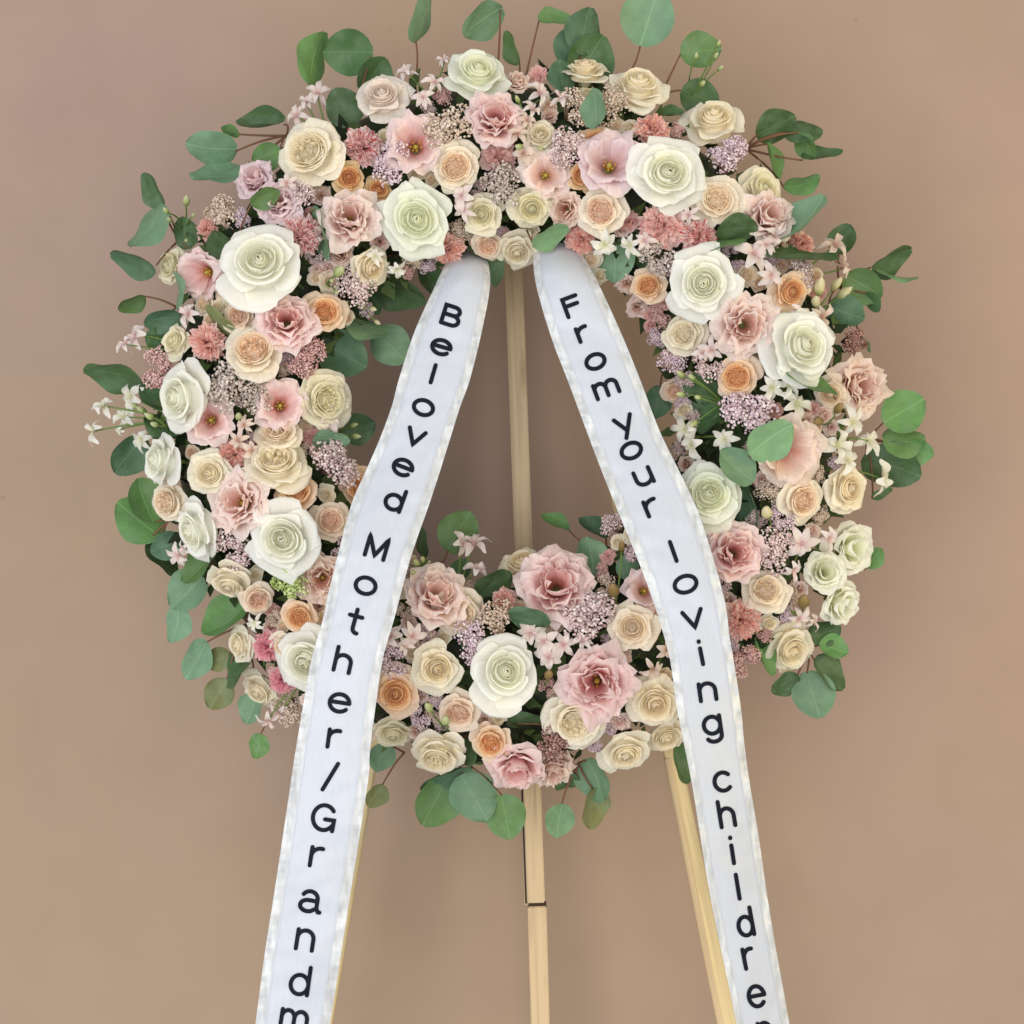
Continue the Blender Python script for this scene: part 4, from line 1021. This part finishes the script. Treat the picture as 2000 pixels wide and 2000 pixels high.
cnt = {}
for b in BLOOMS:
    kind, px, py, rp, mk, look = b[:6]
    tilt = b[6] if len(b) > 6 else None
    dy = b[7] if len(b) > 7 else 0
    y = ring_y(px, py) - 0.022 * (rp / 60) - dy * 0.001
    if kind == 'R': y -= 0.004
    n = ring_n(px, py, 0.5) if tilt is None else Vector((tilt[0], -1, tilt[1])).normalized()
    if tilt is None: n = (n + Vector((random.uniform(-.2, .2), 0, random.uniform(-.2, .2)))).normalized()
    r = rp * pxm(y) * {'R': 1.26, 'W': 1.04, 'L': 1.10, 'M': 1.06, 'N': 1.08, 'A': 1.02}.get(kind, 1.15)
    k = cnt.get(kind, 0); cnt[kind] = k + 1
    parts = SETS[kind][k % len(SETS[kind])]
    loc = at(px, py, y) - n * r * 0.28
    nm, cat, grp = KNAME[kind]
    e = empty(nm, Matrix.Translation(loc) @ orient(n, random.uniform(0, 6.28)) @ Matrix.Diagonal((r * random.uniform(.93, 1.07), r * random.uniform(.93, 1.07), r * random.uniform(.9, 1.1), 1)))
    tag(e, label_for(look, px, py, b), cat, grp)
    for pn, me in parts:
        mt = M[mk]
        if pn == 'pistil': mt = M['pistil']
        if pn == 'stamens': mt = M['stamen']
        o = link(pn, me, mt, e)
        if pn == 'beads': o['kind'] = 'stuff'
    if kind != 'R': link('calyx', CALYX, M['calyx'], e)

# ------------------------------------------------------------------ sprigs of small florets
def stem_obj(root, tips, mat, parent, r0=0.0014, r1=0.0008, sag=0.0):
    mb = MB(); inv = parent.matrix_world.inverted()
    for tp in tips:
        mid = (root + tp) / 2 + Vector((random.uniform(-.006, .006), -0.006, random.uniform(-.004, .008) - sag))
        pts = [inv @ p for p in bez(root, mid, tp, 8)]
        mb.tube(pts, [r0 + (r1 - r0) * i / 8 for i in range(9)], 6)
    return link('stem', mb.build('stem'), mat, parent)

for mk, look, fl in SPRIGS:
    cx = sum(f[0] for f in fl) / len(fl); cy = sum(f[1] for f in fl) / len(fl)
    dx, dy_ = cx - WCX, cy - WCY; q = sqrt(dx * dx + dy_ * dy_)
    qr = min(max(q, WR - 120), WR + 130)
    root = at(WCX + dx / q * qr, WCY + dy_ / q * qr, ring_y(WCX + dx / q * qr, WCY + dy_ / q * qr) + 0.02)
    e = empty('blossom_sprig', Matrix.Translation(root)); bpy.context.view_layer.update()
    tag(e, label_for(look, cx, cy), 'blossoms', 'sprigs of small blossoms in the wreath')
    tips = []
    for k, f in enumerate(fl):
        px, py, rp = f[:3]
        y = ring_y(px, py) - 0.026
        n = (ring_n(px, py, 0.8) + Vector((random.uniform(-.45, .45), 0, random.uniform(-.45, .45)))).normalized()
        r = rp * pxm(y) * 1.1
        p = at(px, py, y)
        tips.append(p)
        fe = empty('floret', e.matrix_world.inverted() @ (Matrix.Translation(p) @ orient(n, random.uniform(0, 6.28)) @ Matrix.Scale(r, 4)))
        mtx = fe.matrix_world.copy(); fe.parent = e; fe.matrix_parent_inverse = Matrix(); fe.matrix_basis = e.matrix_world.inverted() @ (Matrix.Translation(p) @ orient(n, random.uniform(0, 6.28)) @ Matrix.Scale(r, 4))
        ms = FLOR_P[int(px) % 5]
        for i, me in enumerate(ms):
            link('eye' if i == len(ms) - 1 else 'petal', me, M[mk], fe)
    stem_obj(root, tips, M['stem'], e)

# ------------------------------------------------------------------ buds on thin green stems
BUDS = [
 ('bud', 'pale green buds over a round top leaf', (1345, 195), [(1404, 84, 12), (1399, 108, 14), (1360, 108, 13), (1373, 162, 16), (1408, 132, 13)]),
 ('bud', 'pale green buds beside dark leaves', (362, 455), [(364, 390, 22), (323, 410, 16), (330, 428, 14), (378, 420, 12), (364, 470, 12)]),
 ('bud', 'fat green bud and small buds near a red carnation', (640, 560), [(664, 528, 32), (648, 548, 13), (658, 572, 14), (634, 560, 10)]),
 ('bud_cream', 'cream buds hanging over light leaves', (680, 590), [(730, 604, 15), (738, 630, 14)]),
 ('bud', 'small green buds reaching into the hole', (640, 845), [(692, 830, 16), (697, 852, 18)]),
 ('bud', 'single green bud between blossoms', (470, 830), [(466, 812, 22)]),
 ('bud', 'spray of green buds over a dark leaf', (1415, 790), [(1328, 730, 20), (1328, 770, 18), (1362, 776, 15), (1354, 828, 20), (1350, 736, 16)]),
 ('bud_cream', 'white tipped green buds on the outer rim', (1590, 620), [(1652, 570, 30), (1602, 556, 34), (1636, 552, 26), (1594, 586, 28)]),
 ('bud_cream', 'plump cream bud in a dark gap', (1500, 1030), [(1497, 998, 34)]),
 ('bud_olive', 'yellow olive bud beside the ribbon', (1200, 1190), [(1198, 1150, 36), (1215, 1065, 20)]),
 ('bud_olive', 'brown olive bud beside a white rose', (1060, 1340), [(1072, 1316, 28)]),
 ('bud_olive', 'tall brown olive bud', (1560, 1215), [(1570, 1172, 38)]),
 ('bud', 'green buds beside the ribbon on the inner rim', (830, 1125), [(812, 1098, 20), (825, 1092, 16), (806, 1118, 14), (838, 1098, 12)]),
 ('bud', 'pale green buds between spray roses', (870, 1430), [(870, 1405, 28), (836, 1380, 26)]),
 ('bud', 'green buds at the longest white sprig', (330, 838), [(275, 800, 20), (290, 812, 20), (262, 792, 16), (300, 828, 18)]),
 ('bud_olive', 'yellow green bud below white stars', (1610, 830), [(1597, 822, 30), (1640, 795, 26)]),
 ('bud', 'small lime buds below a pink bloom', (1065, 300), [(1055, 290, 16), (1012, 286, 18), (1010, 192, 14)]),
]
for mk, look, rt, bl in BUDS:
    root = at(rt[0], rt[1], ring_y(*rt) + 0.004)
    e = empty('bud_sprig', Matrix.Translation(root)); bpy.context.view_layer.update()
    tag(e, label_for(look, sum(b[0] for b in bl) / len(bl), sum(b[1] for b in bl) / len(bl)), 'buds', 'bud sprigs in the wreath')
    tips = []
    for k, (px, py, rp) in enumerate(bl):
        y = ring_y(px, py) - 0.034
        p = at(px, py, y); d = (p - root); d.y *= 0.5
        d = (d.normalized() + Vector((0, -0.45, 0))).normalized()
        r = rp * pxm(y) * 0.85
        o = link('bud', BUD[k % 2], M[mk], e)
        o.matrix_basis = e.matrix_world.inverted() @ (Matrix.Translation(p - d * r * .4) @ orient(d, k) @ Matrix.Scale(r, 4))
        tips.append(p - d * r * 0.8)
    stem_obj(root, tips, M['stem'], e, 0.0012, 0.0008)

# ------------------------------------------------------------------ eucalyptus: sprig root, leaves (px,py,length,width,direction deg,colour,front mm)
LM = {'b': 'leaf_b', 'g': 'leaf_g', 'd': 'leaf_d', 'l': 'leaf_l', 'o': 'leaf_o', 'k': 'leaf_k'}
li = 0
for look, rt, leaves in EUC:
    root = at(rt[0], rt[1], ring_y(*rt) * 0.6 + 0.01)
    e = empty('eucalyptus_sprig', Matrix.Translation(root)); bpy.context.view_layer.update()
    cx = sum(l[0] for l in leaves) / len(leaves); cy = sum(l[1] for l in leaves) / len(leaves)
    tag(e, label_for(look, cx, cy), 'eucalyptus', 'eucalyptus sprigs in the wreath')
    bases = []
    for (px, py, ln, wd, ang, ck, fr) in leaves:
        y = ring_y(px, py) * 0.7 - 0.012 - (fr + (14 if fr > 8 else 0)) * 0.001
        a = R_(ang)
        s = pxm(y)
        ax = Vector((cos(a), random.uniform(-.15, .15), sin(a))).normalized()
        ratio = min(1.0, wd / (0.92 * ln))
        roll = math.acos(ratio) * random.choice((-1, 1))
        toc = Vector((0, -1, 0)); toc = (toc - ax * toc.dot(ax)).normalized()
        sd = ax.cross(toc).normalized()
        nrm = toc * cos(roll) + sd * sin(roll); sd2 = ax.cross(nrm).normalized()
        L_ = ln * s
        c = at(px, py, y); base = c - ax * L_ * 0.5
        mtx = Matrix((sd2 * L_, ax * L_, nrm * L_)).transposed().to_4x4(); mtx.translation = base
        o = link('leaf', LEAF[li % 7], M[LM[ck]], e); li += 1
        o.matrix_basis = e.matrix_world.inverted() @ mtx
        bases.append(base + ax * L_ * 0.03)
    stem_obj(root, bases, M['stem_red'], e, 0.0013, 0.0009)

# ------------------------------------------------------------------ ribbons
def rib_pt(rows, X, Y, off=0.0):
    L, Rr, d = interp(rows, Y); d0 = rows[0][1]
    t = (X - (L + Rr) / 2) / ((Rr - L) / 2)
    top = max(0, 1 - (Y - rows[0][0]) / 180.0)
    bul = (0.003 + 0.016 * top) * (1 - t * t) + 0.0012 * sin(Y * 0.021 + 1.0) * t + 0.0022 * noise.noise(Vector((t * 0.9, Y * 0.012, d0))) + 0.0010 * noise.noise(Vector((t * 2.2 + Y * 0.01, Y * 0.035, d0 + 4)))
    if rows is RROWS: d += 0.013 * t * min(1, max(0, (Y - 1200) / 300))
    e = max(0, abs(t) - 0.74) / 0.26
    rip = 0.0034 * e * (noise.noise(Vector((Y * 0.045, 3.1 if t > 0 else 9.7, d0))) + 0.5 * noise.noise(Vector((Y * 0.11, 5.1 if t > 0 else 2.7, d0))))
    return at(X, Y, d - bul - off + rip)
def satin_mat(name, c, rough, edge=False):
    m, nt, N, P, O = new_mat(name); L = nt.links
    tc = N.new('ShaderNodeTexCoord'); mp = N.new('ShaderNodeMapping')
    mp.inputs['Scale'].default_value = (150, 150, 40) if edge else (420, 420, 60)
    L.new(tc.outputs['Object'], mp.inputs[0])
    nz = N.new('ShaderNodeTexNoise'); nz.inputs['Scale'].default_value = 1.0; nz.inputs['Detail'].default_value = 4
    L.new(mp.outputs[0], nz.inputs['Vector'])
    mr = N.new('ShaderNodeMapRange'); mr.inputs['From Min'].default_value = 0.3; mr.inputs['From Max'].default_value = 0.7
    mr.inputs['To Min'].default_value = 0.72 if edge else 0.97; mr.inputs['To Max'].default_value = 1.14 if edge else 1.02
    L.new(nz.outputs['Fac'], mr.inputs['Value'])
    hs = N.new('ShaderNodeHueSaturation'); hs.inputs['Color'].default_value = (*c, 1); L.new(mr.outputs[0], hs.inputs['Value'])
    L.new(hs.outputs[0], P.inputs['Base Color'])
    P.inputs['Roughness'].default_value = rough; P.inputs['Specular IOR Level'].default_value = 0.5
    P.inputs['Sheen Weight'].default_value = 0.15
    bp = N.new('ShaderNodeBump'); bp.inputs['Strength'].default_value = 0.5 if edge else 0.08; bp.inputs['Distance'].default_value = 0.0015
    L.new(nz.outputs['Fac'], bp.inputs['Height']); L.new(bp.outputs[0], P.inputs['Normal'])
    return m
M['satin'] = satin_mat('white_satin', S(196, 201, 212), 0.40)
M['satin_edge'] = satin_mat('silvery_satin_edge', S(208, 211, 214), 0.26, True)
M['ink'] = plain_mat('black_print', S(20, 24, 36), rough=0.6, spec=0.12)

def arc(cx, cy, rx, ry, a0, a1, n=22):
    return [(cx + rx * cos(R_(a0 + (a1 - a0) * i / n)), cy + ry * sin(R_(a0 + (a1 - a0) * i / n))) for i in range(n + 1)]
GLY = {
 'o': [arc(0, .5, .6, .5, 0, 360, 36)],
 'e': [[(-.55, .53), (.56, .53)], arc(0, .5, .58, .5, 3, 318, 34)],
 'l': [[(0, 0), (0, 1.26)]],
 'v': [[(-.52, 1), (0, 0), (.52, 1)]],
 'd': [arc(-.04, .48, .5, .48, 0, 360, 34), [(.46, 1.38), (.46, 0)]],
 'B': [[(-.48, 0), (-.48, 1.35), (.1, 1.35)] + arc(.12, 1.03, .36, .32, 90, -90, 14) + [(-.48, .71)], [(.1, .71)] + arc(.16, .355, .4, .355, 90, -90, 16) + [(-.48, 0)]],
 'M': [[(-.58, 0), (-.58, 1.3), (0, .12), (.58, 1.3), (.58, 0)]],
 't': [[(-.02, 1.4), (-.02, .3)] + arc(.26, .28, .28, .28, 180, 275, 10), [(-.38, 1.0), (.38, 1.0)]],
 'h': [[(-.46, 0), (-.46, 1.38)], [(-.46, .5)] + arc(0, .55, .46, .42, 180, 0, 18) + [(.46, 0)]],
 'n': [[(-.46, 0), (-.46, .98)], [(-.46, .5)] + arc(0, .55, .46, .42, 180, 0, 18) + [(.46, 0)]],
 'r': [[(-.25, 0), (-.25, .98)], [(-.25, .45)] + arc(.28, .5, .53, .46, 180, 80, 12)],
 '/': [[(-.36, -.1), (.36, 1.4)]],
 'G': [arc(0, .68, .64, .67, 38, 325, 34), [(.08, .6), (.6, .6), (.58, .02)]],
 'a': [arc(0, .66, .45, .38, 150, 0, 16) + [(.45, .2), (.56, .03), (.66, .02)], [(.45, .56), (.1, .58)] + arc(-.06, .29, .44, .29, 80, 300, 22) + [(.45, .2)]],
 'm': [[(-.72, 0), (-.72, .98)], [(-.72, .5)] + arc(-.36, .6, .36, .37, 180, 0, 14) + [(0, 0)], [(0, .5)] + arc(.36, .6, .36, .37, 180, 0, 14) + [(.72, 0)]],
 'F': [[(-.4, 0), (-.4, 1.35), (.5, 1.35)], [(-.4, .78), (.44, .78)]],
 'y': [[(-.52, 1), (-.02, .1)], [(.52, 1), (-.2, -.42)]],
 'u': [[(-.46, 1), (-.46, .45)] + arc(0, .45, .46, .43, 180, 360, 18), [(.46, 1), (.46, 0)]],
 'i': [[(0, 0), (0, .95)], [(0, 1.34), (0.001, 1.37)]],
 'g': [arc(-.04, .5, .5, .48, 0, 360, 34), [(.46, 1.0), (.46, -.1)] + arc(0, -.1, .46, .34, 0, -150, 16)],
 'c': [arc(0, .5, .55, .5, 45, 315, 28)],
}
def stroke_mesh(pts, hw):
    """flat stroke with round ends; returns 2D verts and faces"""
    P = [Vector((x, y)) for x, y in pts]
    Q = [P[0]]
    for a, b in zip(P, P[1:]):
        n = max(1, int((b - a).length / 4.0))
        for i in range(1, n + 1): Q.append(a + (b - a) * i / n)
    V, F = [], []
    n = len(Q)
    closed = (Q[0] - Q[-1]).length < 1e-4
    for i, p in enumerate(Q):
        a = Q[i - 1] if i > 0 else (Q[-2] if closed else p)
        b = Q[i + 1] if i < n - 1 else (Q[1] if closed else p)
        d0 = (p - a); d1 = (b - p)
        if d0.length < 1e-9: d0 = d1
        if d1.length < 1e-9: d1 = d0
        d0.normalize(); d1.normalize()
        tn = d0 + d1
        if tn.length < 0.2: tn = d0
        tn.normalize()
        nm = Vector((-tn.y, tn.x)); k = min(1.7, 1 / max(0.35, nm.dot(Vector((-d0.y, d0.x)))))
        V += [p + nm * hw * k, p - nm * hw * k]
    for i in range(n - 1): F.append((2 * i, 2 * i + 1, 2 * i + 3, 2 * i + 2))
    if not closed:
        for idx, sgn in ((0, -1), (n - 1, 1)):
            p = Q[idx]; d = ((Q[1] - Q[0]) if idx == 0 else (Q[-1] - Q[-2])).normalized() * sgn
            nm = Vector((-d.y, d.x))
            base = len(V); V.append(p)
            for k in range(9):
                a = -pi / 2 + pi * k / 8
                V.append(p + (d * cos(a) + nm * sin(a)) * hw)
            for k in range(8): F.append((base, base + 1 + k, base + 2 + k))
    return V, F

def ribbon(name, rows, text, label):
    y0, y1 = rows[0][0], rows[-1][0]
    org = rib_pt(rows, (rows[0][1] + rows[0][2]) / 2, y0)
    e = empty('ribbon', Matrix.Translation(org)); bpy.context.view_layer.update()
    tag(e, label, 'ribbon', 'white printed ribbons')
    nr = 260
    def band(t0, t1, nc, off, rowsn):
        V = []
        for j in range(rowsn + 1):
            f = j / rowsn; Y = y0 + (y1 - y0) * (f ** 1.15)
            L, Rr, d = interp(rows, Y)
            for i in range(nc + 1):
                t = t0 + (t1 - t0) * i / nc
                V.append(rib_pt(rows, (L + Rr) / 2 + t * (Rr - L) / 2, Y, off) - org)
        F = [(j * (nc + 1) + i, j * (nc + 1) + i + 1, (j + 1) * (nc + 1) + i + 1, (j + 1) * (nc + 1) + i) for j in range(rowsn) for i in range(nc)]
        return V, F
    V, F = band(-0.72, 0.72, 14, 0, nr); link('printed_band', mesh('printed_band', V, F), M['satin'], e)
    for (a, b) in ((-1, -0.745), (0.745, 1)):
        V, F = band(a, b, 6, 0.0, 420); link('satin_edge', mesh('satin_edge', V, F), M['satin_edge'], e)
    for (a, b) in ((-0.75, -0.715), (0.715, 0.75)):
        V, F = band(a, b, 2, 0.0004, nr); link('woven_line', mesh('woven_line', V, F), M['satin'], e)
    for ch, cx, cy in text:
        L, Rr, d = interp(rows, cy); L2, R2, _ = interp(rows, cy + 30); L1, R1, _ = interp(rows, cy - 30)
        tx = ((L2 + R2) - (L1 + R1)) / 2 / 60
        dn = Vector((tx, 1)).normalized(); up = -dn; rt = Vector((-up.y, up.x))  # image axes, y down
        scy = 27 + (cy - 650) * 0.0098
        if rows is LROWS: wd = 46 + (cy - 650) * 0.003
        else: wd = 45 + 7 * max(0, 1 - abs(cy - 1130) / 420) - max(0, cy - 1450) * 0.010
        scx = (wd - 8.4) / 1.2
        strokes = [[(x * scx, y * scy) for x, y in st] for st in GLY[ch]]
        xs = [p[0] for s in strokes for p in s]; ys = [p[1] for s in strokes for p in s]
        mx, my = (min(xs) + max(xs)) / 2, (min(ys) + max(ys)) / 2
        VV, FF = [], []
        for k, s in enumerate(strokes):
            v, f = stroke_mesh(s, 4.1)
            n = len(VV)
            for p in v:
                q = Vector((cx, cy)) + rt * (p.x - mx) + up * (p.y - my)
                VV.append(rib_pt(rows, q.x, q.y, 0.0007 + 0.0001 * k) - org)
            FF += [tuple(i + n for i in t) for t in f]
        link('letter', mesh('letter', VV, FF, smooth=False), M['ink'], e)

ribbon('ribbon', LROWS, [('B', 882, 617), ('e', 862, 678), ('l', 846, 730), ('o', 827, 796), ('v', 811, 854), ('e', 787, 913), ('d', 771, 975), ('M', 736, 1069), ('o', 714, 1144), ('t', 693, 1213), ('h', 671, 1289), ('e', 663, 1373), ('r', 652, 1443), ('/', 645, 1517), ('G', 632, 1597), ('r', 618, 1674), ('a', 607, 1761), ('n', 596, 1836), ('d', 586, 1915), ('m', 574, 1994)],
       'white satin ribbon printed Beloved Mother/Grandm in black letters')
ribbon('ribbon', RROWS, [('F', 1117, 598), ('r', 1138, 652), ('o', 1163, 706), ('m', 1184, 759), ('y', 1222, 834), ('o', 1233, 880), ('u', 1257, 932), ('r', 1272, 991), ('l', 1315, 1077), ('o', 1339, 1141), ('v', 1354, 1209), ('i', 1369, 1275), ('n', 1382, 1351), ('g', 1392, 1424), ('c', 1410, 1527), ('h', 1419, 1589), ('i', 1430, 1661), ('l', 1441, 1732), ('d', 1455, 1801), ('r', 1462, 1872), ('e', 1478, 1946), ('n', 1495, 2017)],
       'white satin ribbon printed From your loving childre in black letters')
